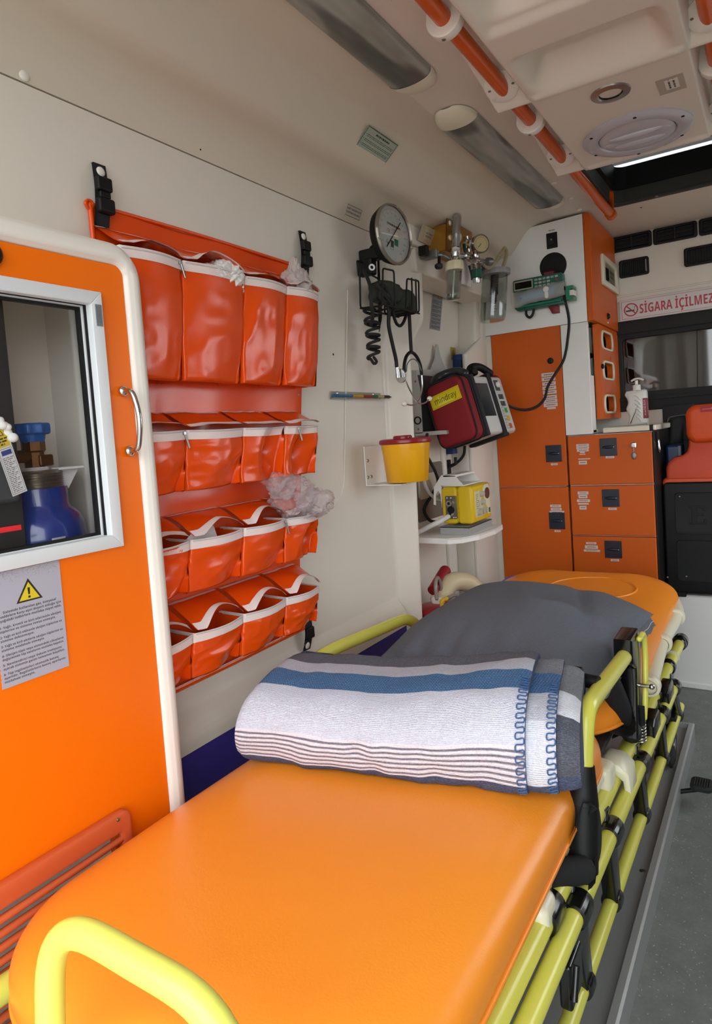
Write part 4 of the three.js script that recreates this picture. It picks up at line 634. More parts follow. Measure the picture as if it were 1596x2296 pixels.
  part(t, 'handle', [tube([[.03, .115, -.02], [.035, .15, -.04], [.045, .152, -.09], [.06, .125, -.12]], .014, { k: 14 }), bc(.035, .132, -.03, .05, .03, .03, .01)], M.black);
}
{ // wall clips, cables, sockets
  for (const [y, z, h, s, lab] of [[1.315, -2.455, .06, 1, 'blue plastic clip under the yellow warning sticker, above the monitor'], [.985, -2.33, .055, -1, 'blue plastic clip hanging below the red monitor bag']]) {
    const c = thing('wall_clip', lab, 'clip', [-1.07, y - h / 2, z]);
    part(c, 'body', plate([[z + .012, y - h / 2], [z - .026, y - h / 2], [z - .016, y + h / 2], [z + .004, y + h / 2]], 'x', -1.074, -1.035, { bevel: .004 }), mat(0x173a78, .45)); part(c, 'jaw', bc(-1.05, y - s * h * .2, z + .008, .03, .04, .016, .004), mat(0x122d60, .45));
  }
  const cb = thing('monitor_cable', 'black cable looping down from the monitor cradle to the ventilator shelf', 'cable', [-1.0, .78, -2.2]);
  part(cb, 'cable', tube([[-1.0, 1.04, -2.03], [-1.01, .99, -2.02], [-1.01, .945, -2.06], [-1.02, .90, -2.12], [-1.04, .86, -2.17], [-1.06, .82, -2.16], [-1.065, .77, -2.10], [-1.06, .73, -2.13], [-1.05, .715, -2.20]], .0055, { n: 90 }), M.blackSoft);
  const cb2 = thing('power_cable', 'short black cable dropping behind the monitor bag to the wall switch', 'cable', [-1.03, .88, -2.36]);
  part(cb2, 'cable', tube([[-.99, 1.04, -2.33], [-1.0, .99, -2.345], [-1.01, .95, -2.35], [-1.04, .92, -2.345], [-1.07, .905, -2.335]], .0055), M.blackSoft);
  const sw = thing('wall_switch', 'small black switch plate with a key below the lower blue clip', 'switch', [-1.075, .88, -2.33]);
  part(sw, 'plate', bx(-1.0755, -1.068, .88, .935, -2.31, -2.36, .002), M.black); part(sw, 'key', [rod([-1.068, .91, -2.335], [-1.04, .92, -2.33], .004, .004), bc(-1.035, .93, -2.33, .006, .03, .018, .002)], M.blackSoft);
  const so = thing('socket_plate', 'large brown-grey socket panel with a cream cover behind the ventilator', 'socket', [-1.07, .73, -2.17]);
  part(so, 'panel', plate(rrect(-2.285, .73, -2.06, .935, .015), 'x', -1.0755, -1.070, { bevel: .002 }), mat(0x6f655b, .5)); part(so, 'cover', plate(rrect(-2.23, .81, -2.07, .90, .015), 'x', -1.071, -1.064, { bevel: .002 }), mat(0xb5ac9c, .45));
  const gx = thing('gas_hose', 'white gas hose with a round wall connector beside the column', 'hose', [-1.05, .72, -2.1]);
  part(gx, 'connector', [bc(-1.058, .942, -2.075, .03, .03, .035, .005), turned([[0, 0], [.013, 0], [.014, .006], [.008, .012], [0, .012]], [-1.042, .942, -2.09], [1, 0, .3], 22), rod([-1.05, .925, -2.08], [-1.05, .90, -2.08], .009, .007)], mat(0xbcb6aa, .4));
  part(gx, 'hose', tube([[-1.05, .90, -2.08], [-1.05, .86, -2.09], [-1.04, .825, -2.11], [-1.02, .805, -2.13], [-1.0, .80, -2.15], [-.98, .80, -2.16]], .0068), mat(0xc8c4bc, .45));
}
{ // ventilator on its shelf
  const sh = thing('ventilator_shelf', 'white metal wall shelf with a bent front lip under the yellow ventilator', 'shelf', [-1.0, .69, -2.1]);
  const o = [[-1.075, -1.93], [-.90, -1.925], [-.86, -1.95], [-.83, -2.02], [-.818, -2.14], [-.83, -2.24], [-1.075, -2.26]];
  part(sh, 'top', plate(o, 'y', .698, .702), M.white);
  const lipQ = [[-1.07, -1.93], [-.90, -1.925], [-.86, -1.95], [-.83, -2.02], [-.818, -2.14], [-.83, -2.24]];
  part(sh, 'lip', plate([...lipQ, ...lipQ.map(([x, z]) => [x - .005, z - .004]).reverse()], 'y', .684, .7), M.white);
  part(sh, 'device_rail', [bx(-.96, -.855, .702, .728, -2.0, -2.004, .0008), bx(-.857, -.853, .702, .728, -2.0, -2.2, .0008), bx(-.96, -.853, .724, .728, -2.0, -2.2, .0008)], mat(0x9c9c9a, .4));
  const t = thing('ventilator', 'yellow portable ventilator with dials on its control face and a white carry bracket', 'ventilator', [-.905, .73, -2.1]);
  const y = mat(0xdebb1a, .36);
  part(t, 'case', plate(rrect(-.9, .735, -.848, .86, .012), 'z', -2.19, -2.02, { bevel: .007 }), y); part(t, 'rear_case', plate(rrect(-.957, .735, -.9005, .86, .014), 'z', -2.19, -2.02, { bevel: .007 }), y);
  const po = part(t, 'port_panel', plate(rrect(-.943, .752, -.902, .83, .005), 'z', -2.021, -2.0165, { bevel: .001 }), mat(0x6c6a5c, .35, { metal: .5 }));
  part(po, 'port', turned([[.004, 0], [.012, 0], [.0125, .006], [.010, .016], [.005, .016]], [-.925, .806, -2.017], [.1, 0, 1], 22), M.chrome); part(po, 'port', turned([[0, 0], [.012, 0], [.012, .004], [0, .004]], [-.923, .783, -2.017], [0, 0, 1], 22), M.black); part(po, 'port', turned([[.003, 0], [.008, 0], [.0085, .01], [.006, .02], [0, .02]], [-.927, .763, -2.017], [0, 0, 1], 18), M.chrome);
  for (const [x, yy] of [[-.936, .823], [-.922, .823], [-.915, .757], [-.908, .757]]) part(po, 'screw', ball([x, yy, -2.0165], .0035, [1, 1, .5], 10), M.chrome);
  const fp = part(t, 'control_panel', plate([[-2.045, .752], [-2.12, .752], [-2.135, .765], [-2.12, .79], [-2.105, .80], [-2.10, .84], [-2.045, .84]], 'x', -.8485, -.8465, { bevel: .0007 }), mat(0xcfc9a8, .45));
  label(fp, 'panel_print', printed(256, 256, (x, w, h) => { x.fillStyle = '#cfc9a8'; x.fillRect(0, 0, w, h); lines(x, 10, 20, 110, 22, 8, 6); lines(x, 130, 190, 246, 20, 3, 6); x.strokeStyle = '#222'; x.lineWidth = 6; x.beginPath(); x.arc(130, 120, 26, PI, 2 * PI); x.lineTo(156, 160); x.moveTo(130, 120); x.lineTo(130, 190); x.stroke(); }), [-.8462, .797, -2.072], .05, .075, FX);
  for (const [z, yy] of [[-2.093, .828], [-2.098, .80], [-2.065, .768], [-2.092, .768], [-2.116, .77]]) part(fp, 'dial_knob', turned([[0, 0], [.0115, 0], [.0115, .003], [.009, .004], [.0085, .013], [0, .014]], [-.8465, yy, z], [1, 0, 0], 18), mat(0xb5b3a0, .4));
  const gp = part(t, 'gauge_plate', plate([[-2.115, .835], [-2.13, .795], [-2.15, .775], [-2.155, .752], [-2.18, .752], [-2.18, .84], [-2.165, .856], [-2.13, .856]], 'x', -.8485, -.8465, { bevel: .0007 }), mat(0xd4cfb4, .45));
  part(gp, 'pressure_dial', turned([[.0, .001], [.0175, .001], [.019, .003], [.0195, 0]], [-.8467, .825, -2.15], [1, 0, 0], 28), mat(0x5a3a36, .25)); part(gp, 'green_tag', bx(-.8468, -.846, .756, .773, -2.160, -2.174, .0003), mat(0x2c5a20, .5));
  const wb = M.white; const arm = (z0, z1) => plate([[-.99, .80], [-.982, .798], [-.980, .835], [-.97, .848], [-.962, .835], [-.960, .79], [-.957, .862], [-.88, .866], [-.905, .896], [-.955, .90], [-.985, .86]], 'z', z0, z1);
  part(t, 'carry_bracket', [arm(-2.028, -2.024), arm(-2.184, -2.180), bx(-.95, -.90, .892, .900, -2.024, -2.184, .002), bx(-.96, -.875, .861, .865, -2.024, -2.184, .001)], wb);
  part(t, 'supply_hose', tube([[-.927, .763, -1.998], [-.945, .752, -1.98], [-.98, .735, -1.965], [-1.02, .715, -1.955], [-1.06, .70, -1.95]], .0085), mat(0xd0cdc8, .4));
}
{ // hand suction pump behind the pillow
  const t = thing('hand_suction_pump', 'red and cream hand suction pump with tubing standing in the niche behind the pillow', 'suction pump', [-.93, .36, -1.86]);
  const X = -.93, Z = -1.885;
  part(t, 'bowl', turned([[0, .38], [.045, .38], [.055, .45], [.06, .474], [0, .474]], [X, 0, Z]), mat(0x8b8a8a, .3, { transmission: .3, thickness: 0 }));
  part(t, 'lid', turned([[0, .495], [.05, .494], [.064, .488], [.068, .478], [.066, .468], [.058, .468]], [X, 0, Z], [0, 1, 0], 40), mat(0xa01824, .35));
  part(t, 'cap', turned([[0, .516], [.022, .516], [.024, .51], [.022, .495]], [X - .01, 0, Z - .025], [0, 1, 0], 24), M.cap);
  part(t, 'elbow', bent([[X + .025, .488, Z + .022], [X + .025, .515, Z + .022], [X + .03, .515, Z - .005]], .0065, .008), mat(0xd9b010, .4));
  part(t, 'tube', [tube([[X + .03, .515, Z - .005], [X + .035, .515, Z - .05], [X + .03, .50, Z - .09]], .006), tube([[X + .0, .515, Z + .005], [X - .005, .56, Z - .005], [X - .01, .575, Z - .03], [X - .01, .555, Z - .05], [X - .01, .516, Z - .05]], .006)], mat(0xb8b0a4, .2, { transmission: .5, thickness: 0 }));
  part(t, 'handle', [rod([X - .03, .53, Z - .03], [X - .03, .572, Z - .13], .018, .020, 18), ball([X - .03, .573, Z - .132], .020)], mat(0x8e1a22, .4));
  part(t, 'pump_body', [tube([[X - .02, .50, Z - .06], [X + .0, .54, Z - .11], [X + .03, .53, Z - .17], [X + .05, .50, Z - .2]], .032, { k: 16 })], mat(0xcbbd98, .45));
  part(t, 'base', bx(X - .07, X + .03, .34, .42, Z - .15, Z + .06, .015), M.blackSoft);
}
// ---------- front cabinets ----------
const latch = (p, cx, cy, z, m = mat(0x1a2233, .35)) => {
  const l = part(p, 'latch', bx(cx - .031, cx + .031, cy - .033, cy + .033, z, z + .004, .0015), m, 'dark blue turn latch');
  part(l, 'recess_ring', turned([[.024, 0], [.026, 0], [.026, .0018], [.024, .0018]], [cx, cy, z + .0038], [0, 0, 1], 36), m);
  part(l, 'turn_grip', [ball([cx, cy, z + .004], .0235, [1, .26, .28], 20)], m);
  part(l, 'indicator', bx(cx + .018, cx + .022, cy - .001, cy + .001, z + .0065, z + .008, .0003), M.cap);
};
const slip = (p, list, z) => { for (const [x, y, w, h, s] of list) label(p, 'text_strip', printed(192, Math.max(24, Math.round(192 * h / w)), (q, W, H) => { q.fillStyle = '#d3c6bf'; q.fillRect(0, 0, W, H); if (s) lines(q, W * .18, H * .4, W * .84, 9, 1, Math.max(5, H * .18), '#2a2a2c'); }), [x, y, z + .0006], w, h); };
{
  const zf = -2.6, c = thing('storage_cabinet', 'tall white cabinet with two orange doors and a white upper panel', 'cabinet', [-.8, 0, -2.8]);
  part(c, 'carcass', [bx(-.985, -.70, .02, 1.42, -2.62, -3.055, .003), bx(-.93, -.62, 1.42, 1.70, -2.62, -3.055, .003)], M.white);
  part(c, 'upper_panel', plate([[-.998, 1.421], [-.962, 1.66], [-.952, 1.695], [-.94, 1.712], [-.917, 1.72], [-.872, 1.722], [-.859, 1.727], [-.852, 1.735], [-.807, 1.805], [-.797, 1.811], [-.586, 1.818], [-.586, 1.421]], 'z', zf - .02, zf, { bevel: .0015 }), M.white);
  part(c, 'column_panel', [bx(-.6865, -.587, .997, 1.4195, zf - .02, zf, .0015), bx(-.6865, -.600, .997, 1.4195, zf - .08, zf - .018, .001)], M.white);
  part(c, 'column_post', bx(-.60, -.588, 1.0, 1.22, zf - .075, zf - .022, .002), M.white);
  part(c, 'column_foot', bx(-.61, -.588, .997, 1.012, zf - .022, zf - .10, .002), M.white);
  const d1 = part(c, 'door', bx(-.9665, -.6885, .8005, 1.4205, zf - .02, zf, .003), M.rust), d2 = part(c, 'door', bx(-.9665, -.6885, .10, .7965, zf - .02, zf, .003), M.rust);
  part(c, 'filler_strip', bx(-.998, -.969, .0, 1.42, zf - .03, zf - .004, .003), M.cream);
  latch(d1, -.737, .929, zf); latch(d2, -.738, .663, zf);
  part(d1, 'lock', [turned([[0, 0], [.012, 0], [.011, .006], [.006, .009], [0, .009]], [-.731, 1.290, zf], [0, 0, 1], 24)], M.black);
  slip(d1, [[-.743, 1.238, .052, .014, 1], [-.742, 1.221, .053, .014, 1], [-.741, 1.203, .052, .014, 1], [-.741, 1.186, .053, .014, 1], [-.740, 1.169, .053, .014, 1], [-.740, 1.150, .053, .014, 1], [-.739, 1.135, .053, .012, 1], [-.739, 1.120, .054, .014, 1], [-.737, 1.107, .034, .008, 0]], zf);
  slip(d1, [[-.737, .887, .026, .008, 1]], zf); slip(d2, [[-.738, .622, .024, .007, 1], [-.741, .722, .042, .010, 1], [-.739, .709, .042, .010, 1], [-.737, .697, .058, .010, 1]], zf);

  const u = thing('drawer_unit', 'orange chest of three wide drawers with dark turn latches beside the tall cabinet', 'drawers', [-.53, 0, -2.8]);
  part(u, 'carcass', bx(-.6845, -.3795, .02, .994, -2.62, -3.05, .002), M.white); part(u, 'side_panel', bx(-.379, -.374, .02, .994, -2.603, -3.05, .001), M.black);
  const rows = [[.803, .992, .947, .9445, [[-.626, .956, .047, .009, 1], [-.626, .946, .047, .009, 1], [-.626, .936, .044, .009, 1], [-.628, .928, .018, .005, 0], [-.628, .921, .022, .003, 0], [-.622, .903, .044, .004, 0], [-.628, .889, .030, .014, 1]]], [.6075, .7985, .7515, .751, [[-.633, .772, .040, .011, 1], [-.634, .758, .033, .013, 1], [-.633, .742, .049, .010, 1], [-.634, .730, .040, .006, 0], [-.636, .715, .026, .014, 1]]], [.412, .6035, .5555, .5555, [[-.612, .577, .038, .008, 1], [-.612, .562, .048, .013, 1], [-.611, .548, .060, .008, 1]]]];
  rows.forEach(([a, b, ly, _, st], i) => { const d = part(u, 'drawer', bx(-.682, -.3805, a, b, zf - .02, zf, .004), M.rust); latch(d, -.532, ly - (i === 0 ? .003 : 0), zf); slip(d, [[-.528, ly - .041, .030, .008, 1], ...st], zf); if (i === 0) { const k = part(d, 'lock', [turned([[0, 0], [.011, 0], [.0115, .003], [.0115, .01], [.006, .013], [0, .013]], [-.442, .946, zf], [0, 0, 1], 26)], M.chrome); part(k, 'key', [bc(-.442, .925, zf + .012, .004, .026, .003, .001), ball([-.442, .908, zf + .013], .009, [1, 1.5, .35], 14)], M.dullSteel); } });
  part(u, 'drawer', bx(-.682, -.3805, .10, .408, zf - .02, zf, .004), M.rust);
  const w = thing('worktop', 'narrow cream worktop slab over the drawer chest', 'worktop', [-.47, .997, -2.83]);
  part(w, 'slab', bx(-.553, -.368, .9965, 1.0165, -2.615, -3.058, .004), M.ivory); part(w, 'corner_cap', bx(-.390, -.376, .9962, 1.018, -2.614, -2.63, .003), M.blackSoft);

  const s = thing('upper_locker', 'narrow orange upper locker with a cream framed display on its side door', 'locker', [-.59, 1.42, -2.83]);
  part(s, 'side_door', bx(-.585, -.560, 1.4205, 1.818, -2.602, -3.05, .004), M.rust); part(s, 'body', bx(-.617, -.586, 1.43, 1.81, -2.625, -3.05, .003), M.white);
  const df = part(s, 'display_frame', plate(rrect(-3.045, 1.575, -2.75, 1.695, .006), 'x', -.5605, -.549, { bevel: .003, holes: [rrect(-3.005, 1.598, -2.79, 1.672, .003).reverse()] }), M.ivory);
  part(df, 'display_panel', bx(-.5605, -.556, 1.596, 1.674, -2.788, -3.007, .0005), mat(0x8d8872, .4)); part(df, 'display_screen', bx(-.557, -.555, 1.603, 1.655, -2.80, -2.885, .0005), mat(0x11161a, .15)); for (let i = 0; i < 3; i++) part(df, 'display_key', bx(-.557, -.5548, 1.605 + i * .018, 1.619 + i * .018, -2.905, -2.985, .0006), mat(0x4a4a3e, .4));
  part(s, 'lock', [turned([[0, 0], [.013, 0], [.012, .004], [.007, .009], [0, .009]], [-.560, 1.462, -2.84], [1, 0, 0], 20)], M.black); label(s, 'lock_sticker', M.cap, [-.5595, 1.437, -2.84], .02, .006, FX);
  const g = thing('glove_dispenser', 'orange side panel with three cream rimmed oval openings for glove boxes', 'dispenser', [-.59, 1.05, -2.87]);
  const ov = (y) => rrect(-2.922, y - .030, -2.738, y + .030, .026, 6);
  part(g, 'panel', plate([[-2.69, 1.05], [-3.055, 1.05], [-3.055, 1.418], [-2.69, 1.418]], 'x', -.588, -.566, { holes: [1.362, 1.243, 1.109].map((y) => ov(y).reverse()) }), M.rust);
  for (const y of [1.362, 1.243, 1.109]) { part(g, 'opening_rim', plate(rrect(-2.932, y - .038, -2.728, y + .038, .032, 6), 'x', -.568, -.560, { bevel: .002, holes: [ov(y).reverse()] }), M.ivory); part(g, 'glove_box', bx(-.64, -.60, y - .05, y + .05, -2.715, -2.95, .004), mat(0x9aa096, .6)); }
  part(g, 'knob', ball([-.562, 1.255, -2.715], .010, [.6, 1, 1], 14), M.black); part(g, 'logo', [turned([[.006, 0], [.009, 0], [.009, .001], [.006, .001]], [-.566, 1.296, -2.89], [1, 0, 0], 18)], mat(0xa9653f, .5));
}
{ // on the upper panel
  const z = -2.6, s = thing('wall_speaker', 'round black speaker grille on the white upper panel above the infusion pump', 'speaker', [-.702, 1.647, z]);
  part(s, 'grille', turned([[0, .006], [.03, .006], [.048, .004], [.0505, 0]], [-.702, 1.647, z], [0, 0, 1], 44), mat(0x101010, .7, { bumpMap: noiseTex(64, (u, v) => ((u * 8 % 1 - .5) ** 2 + (v * 8 % 1 - .5) ** 2 < .1 ? 0 : 1)), bumpScale: .002, tri: .03 }));
  part(s, 'rim', turned([[.047, .0], [.047, .0055], [.050, .0055], [.0515, 0]], [-.702, 1.647, z], [0, 0, 1], 44), M.black);
  const w = thing('panel_switch', 'small square black switch above the round speaker', 'switch', [-.7, 1.743, z]);
  part(w, 'plate', bx(-.721, -.680, 1.714, 1.772, z, z + .006, .002), M.black); part(w, 'rocker', bx(-.712, -.690, 1.725, 1.76, z + .005, z + .010, .002), M.blackGloss); part(w, 'mark', bx(-.704, -.698, 1.742, 1.748, z + .0095, z + .0105, .0003), mat(0x6a6a68, .5)); label(w, 'text', printed(96, 24, (x, a, b) => { x.fillStyle = '#d8d6d0'; x.fillRect(0, 0, a, b); lines(x, 10, 8, 86, 9, 1, 8, '#222'); }), [-.700, 1.782, z + .0006], .026, .006);

  const p = thing('infusion_pump', 'green syringe infusion pump with a blue syringe in clear wrapping on the white panel', 'infusion pump', [-.75, 1.49, z]);
  const gr = mat(0x0d5846, .4), gl = mat(0x0b7a5a, .35);
  part(p, 'case', [plate(rrect(-.845, 1.545, -.657, 1.608, .006), 'z', z + .012, z + .056, { bevel: .003 }), plate([[-.845, 1.55], [-.657, 1.55], [-.655, 1.492], [-.835, 1.492], [-.845, 1.502]], 'z', z + .012, z + .05, { bevel: .003 })], gr);
  const fr = part(p, 'display_frame', bx(-.840, -.767, 1.567, 1.602, z + .055, z + .058, .001), mat(0xa9a790, .4)); part(fr, 'display_screen', bx(-.836, -.771, 1.572, 1.597, z + .0575, z + .059, .0005), mat(0x17140f, .15));
  for (let i = 0; i < 17; i++) { const c = i % 6, r = i / 6 | 0; part(p, 'key', bx(-.760 + c * .0155, -.748 + c * .0155, 1.592 - r * .0125, 1.600 - r * .0125, z + .055, z + .0585, .001), mat(i === 10 ? 0x0b6a52 : i === 11 ? 0x7a3a34 : [0x8f9a90, 0xa9aea6][i % 2], .45)); }
  part(p, 'cradle', bx(-.835, -.66, 1.500, 1.508, z + .045, z + .07, .003), gl);
  const sy = part(p, 'syringe', [rod([-.812, 1.530, z + .075], [-.68, 1.543, z + .075], .0165, .0165, 26)], mat(0x5f9cc4, .2)); part(sy, 'plunger', rod([-.818, 1.5295, z + .075], [-.806, 1.531, z + .075], .0172, .0168, 24), mat(0x2e3440, .4));
  part(p, 'wrapping', [grid(30, 20, (u, v) => { const a = v * 2 * PI, r = .024 + .007 * (vnoise(u * 6, v * 5, 3) - .5) + .003 * vnoise(u * 16, v * 14, 5) + .006 * (u < .2 ? (.2 - u) * 5 : 0); return [-.842 + u * .20, 1.529 + u * .015 + r * Math.cos(a), z + .073 + r * .8 * Math.sin(a)]; })], mat(0xeeeeea, .3, { transmission: .7, thickness: 0, ior: 1.2 }));
  part(p, 'clamp_lever', [turned([[0, 0], [.0105, 0], [.0105, .005], [0, .006]], [-.706, 1.546, z + .096], [0, 0, 1], 24), plate(rrect(-.712, 1.513, -.699, 1.546, .006), 'z', z + .094, z + .099, { bevel: .001 })], M.cap);
  part(p, 'pusher', [bx(-.640, -.613, 1.535, 1.548, z + .03, z + .08, .002), bx(-.640, -.613, 1.497, 1.51, z + .03, z + .08, .002), bx(-.640, -.627, 1.508, 1.537, z + .03, z + .08, .001)], gl); part(p, 'pusher_cap', bx(-.628, -.612, 1.512, 1.533, z + .035, z + .075, .002), M.cap);
  part(p, 'drive_rod', [rod([-.66, 1.526, z + .05], [-.635, 1.526, z + .05], .006, .006), bc(-.648, 1.545, z + .055, .012, .012, .03, .003), bc(-.648, 1.508, z + .055, .012, .016, .03, .003)], M.black);
  for (const q of [plate([[-.722, 1.495], [-.684, 1.495], [-.684, 1.466], [-.708, 1.466]], 'z', z + .001, z + .03, { bevel: .002 }), bx(-.728, -.690, 1.606, 1.622, z + .001, z + .04, .002)]) part(p, 'mount', q, mat(0x7a1216, .4));
  const cb = thing('pump_cable', 'long black cable hanging from the infusion pump across the orange door to the monitor', 'cable', [-.76, 1.1, -2.55]);
  part(cb, 'cable', tube([[-.655, 1.50, z + .03], [-.652, 1.46, z + .012], [-.651, 1.42, z + .009], [-.660, 1.36, z + .008], [-.668, 1.32, z + .008], [-.682, 1.28, z + .008], [-.715, 1.235, z + .008], [-.745, 1.19, z + .008], [-.76, 1.145, z + .009], [-.79, 1.118, z + .012], [-.83, 1.108, z + .02], [-.87, 1.118, z + .05], [-.885, 1.14, z + .12], [-.88, 1.15, z + .20]], .0052, { n: 160 }), M.blackSoft);
  part(cb, 'loop', tube([[-.805, 1.50, z + .03], [-.806, 1.475, z + .03], [-.794, 1.463, z + .03], [-.782, 1.472, z + .03], [-.776, 1.492, z + .03]], .0048), M.blackSoft);
  const so = thing('soap_bottle', 'white pump bottle with a fluted grip and red label on the worktop', 'bottle', [-.465, 1.0165, -2.85]);
  const wm = mat(0xdcdad4, .35), X = -.465, Y = 1.0165, Z = -2.85;
  const side = [[.036, 0], [.038, .004], [.038, .115], [.036, .132], [.028, .138], [-.030, .138], [-.040, .130], [-.042, .120], [-.034, .105], [-.032, .088], [-.038, .072], [-.039, .062], [-.033, .05], [-.030, .03], [-.034, .008], [-.032, 0]];
  const sp = new THREE.SplineCurve(side.map(([a, b]) => new THREE.Vector2(a, b))).getPoints(70).map((q) => [X + q.x, Y + Math.max(0, q.y)]);
  const body = part(so, 'body', plate(sp, 'z', Z - .026, Z + .026, { bevel: .009, soft: .9 }), wm);
  for (let i = 0; i < 6; i++) part(body, 'flute', tube([[X - .004 + i * .001, Y + .118 - i * .017, Z + .0255], [X + .008, Y + .112 - i * .017, Z + .0268], [X + .016, Y + .100 - i * .017, Z + .0255]], .0035, { k: 8 }), wm);
  part(body, 'label_print', bx(X + .024, X + .0385, Y + .025, Y + .105, Z - .012, Z + .0265, .001), printed(64, 160, (x, w, h) => { x.fillStyle = '#8c2230'; x.fillRect(0, 0, w, h); x.save(); x.translate(32, 80); x.rotate(PI / 2); lines(x, -66, -14, 60, 14, 3, 5, '#d8c4c4'); x.restore(); }));
  part(so, 'collar', turned([[0, .137], [.0155, .137], [.0155, .158], [.013, .161], [0, .161]], [X, Y, Z], [0, 1, 0], 28), wm); part(so, 'pump_head', [rod([X, Y + .16, Z], [X, Y + .178, Z], .006, .006), tube([[X - .017, Y + .178, Z], [X - .004, Y + .184, Z], [X + .012, Y + .184, Z], [X + .024, Y + .178, Z]], .0042)], wm);
}
{ // bulkhead: vents, sign, curtains
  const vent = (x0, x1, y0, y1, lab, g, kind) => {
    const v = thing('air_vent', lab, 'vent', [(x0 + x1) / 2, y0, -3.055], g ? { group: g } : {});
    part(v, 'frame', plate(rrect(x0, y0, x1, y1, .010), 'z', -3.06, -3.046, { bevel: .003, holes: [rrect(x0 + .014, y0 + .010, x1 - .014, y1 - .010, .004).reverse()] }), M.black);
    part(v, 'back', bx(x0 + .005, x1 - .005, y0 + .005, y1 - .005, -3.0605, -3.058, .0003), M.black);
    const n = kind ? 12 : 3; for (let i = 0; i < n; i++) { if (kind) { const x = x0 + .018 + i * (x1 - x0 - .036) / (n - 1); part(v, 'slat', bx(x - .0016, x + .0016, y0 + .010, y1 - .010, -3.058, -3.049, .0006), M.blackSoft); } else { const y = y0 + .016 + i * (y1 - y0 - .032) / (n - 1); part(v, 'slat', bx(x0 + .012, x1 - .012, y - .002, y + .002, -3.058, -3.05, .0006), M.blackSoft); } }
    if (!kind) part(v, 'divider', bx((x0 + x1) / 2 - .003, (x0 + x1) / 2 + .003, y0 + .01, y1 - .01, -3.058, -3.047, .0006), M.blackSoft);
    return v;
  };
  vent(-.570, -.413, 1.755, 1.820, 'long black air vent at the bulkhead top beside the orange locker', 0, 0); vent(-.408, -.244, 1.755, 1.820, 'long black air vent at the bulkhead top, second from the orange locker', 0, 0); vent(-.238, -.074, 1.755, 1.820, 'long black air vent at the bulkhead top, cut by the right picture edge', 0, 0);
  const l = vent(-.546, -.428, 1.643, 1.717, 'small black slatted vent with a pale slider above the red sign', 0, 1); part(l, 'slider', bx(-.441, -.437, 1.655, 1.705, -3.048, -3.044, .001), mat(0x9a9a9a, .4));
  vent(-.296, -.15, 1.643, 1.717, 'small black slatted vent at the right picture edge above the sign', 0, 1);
  const s = thing('no_smoking_sign', 'white metal sign with a no smoking symbol and red capital letters', 'sign', [-.37, 1.46, -3.055]);
  part(s, 'plate', bx(-.551, -.178, 1.461, 1.549, -3.052, -3.049, .001), mat(0xd2ccca, .3));
  label(s, 'print', printed(1024, 240, (x, w, h) => {
    x.fillStyle = '#d2ccca'; x.fillRect(0, 0, w, h); x.strokeStyle = '#a53a44'; x.lineWidth = 4; x.strokeRect(18, 16, w - 36, h - 32);
    x.lineWidth = 14; x.strokeStyle = '#a12733'; x.beginPath(); x.arc(120, 120, 72, 0, 7); x.stroke(); x.fillStyle = '#222'; x.fillRect(64, 122, 92, 18); x.fillStyle = '#c8b9b0'; x.fillRect(156, 122, 16, 18); x.strokeStyle = '#333'; x.lineWidth = 5; x.beginPath(); x.moveTo(164, 116); x.quadraticCurveTo(150, 96, 166, 84); x.quadraticCurveTo(178, 72, 160, 62); x.stroke(); x.strokeStyle = '#a12733'; x.lineWidth = 14; x.beginPath(); x.moveTo(70, 70); x.lineTo(170, 170); x.stroke();
    x.save(); x.translate(210, 126); x.scale(.72, 1); x.font = 'bold 150px sans-serif'; x.fillStyle = '#b02a38'; x.textBaseline = 'middle'; x.textAlign = 'left'; x.fillText('SİGARA İÇİLMEZ', 0, 0, 1075); x.restore();
  }, .3), [-.3645, 1.505, -3.0485], .368, .084);
  for (const y of [1.473, 1.537]) part(s, 'screw', ball([-.190, y, -3.048], .006, [1, 1, .5], 12), mat(0xb59a5a, .3, { metal: .8 }));
  const cu = thing('cab_curtain', 'grey-brown pleated curtain hanging behind the bulkhead window', 'curtain', [0, 1.02, -3.16]);
  const cm = mat(0x5a534c, .9, { bumpMap: bumpFine, bumpScale: .0004, tri: .08 });
  for (const [a, b] of [[-.52, -.27], [-.265, .5]]) part(cu, 'drape', grid(140, 14, (u, v) => { const x = a + (b - a) * u, f = x * 62 + 2.6 * vnoise(x * 9, 1, 1); return [x + .012 * v * Math.sin(x * 30), 1.48 - v * .46, -3.16 + (.012 + .006 * v) * Math.sin(f) + .01 * vnoise(x * 20, v * 4, 2)]; }), cm);
}
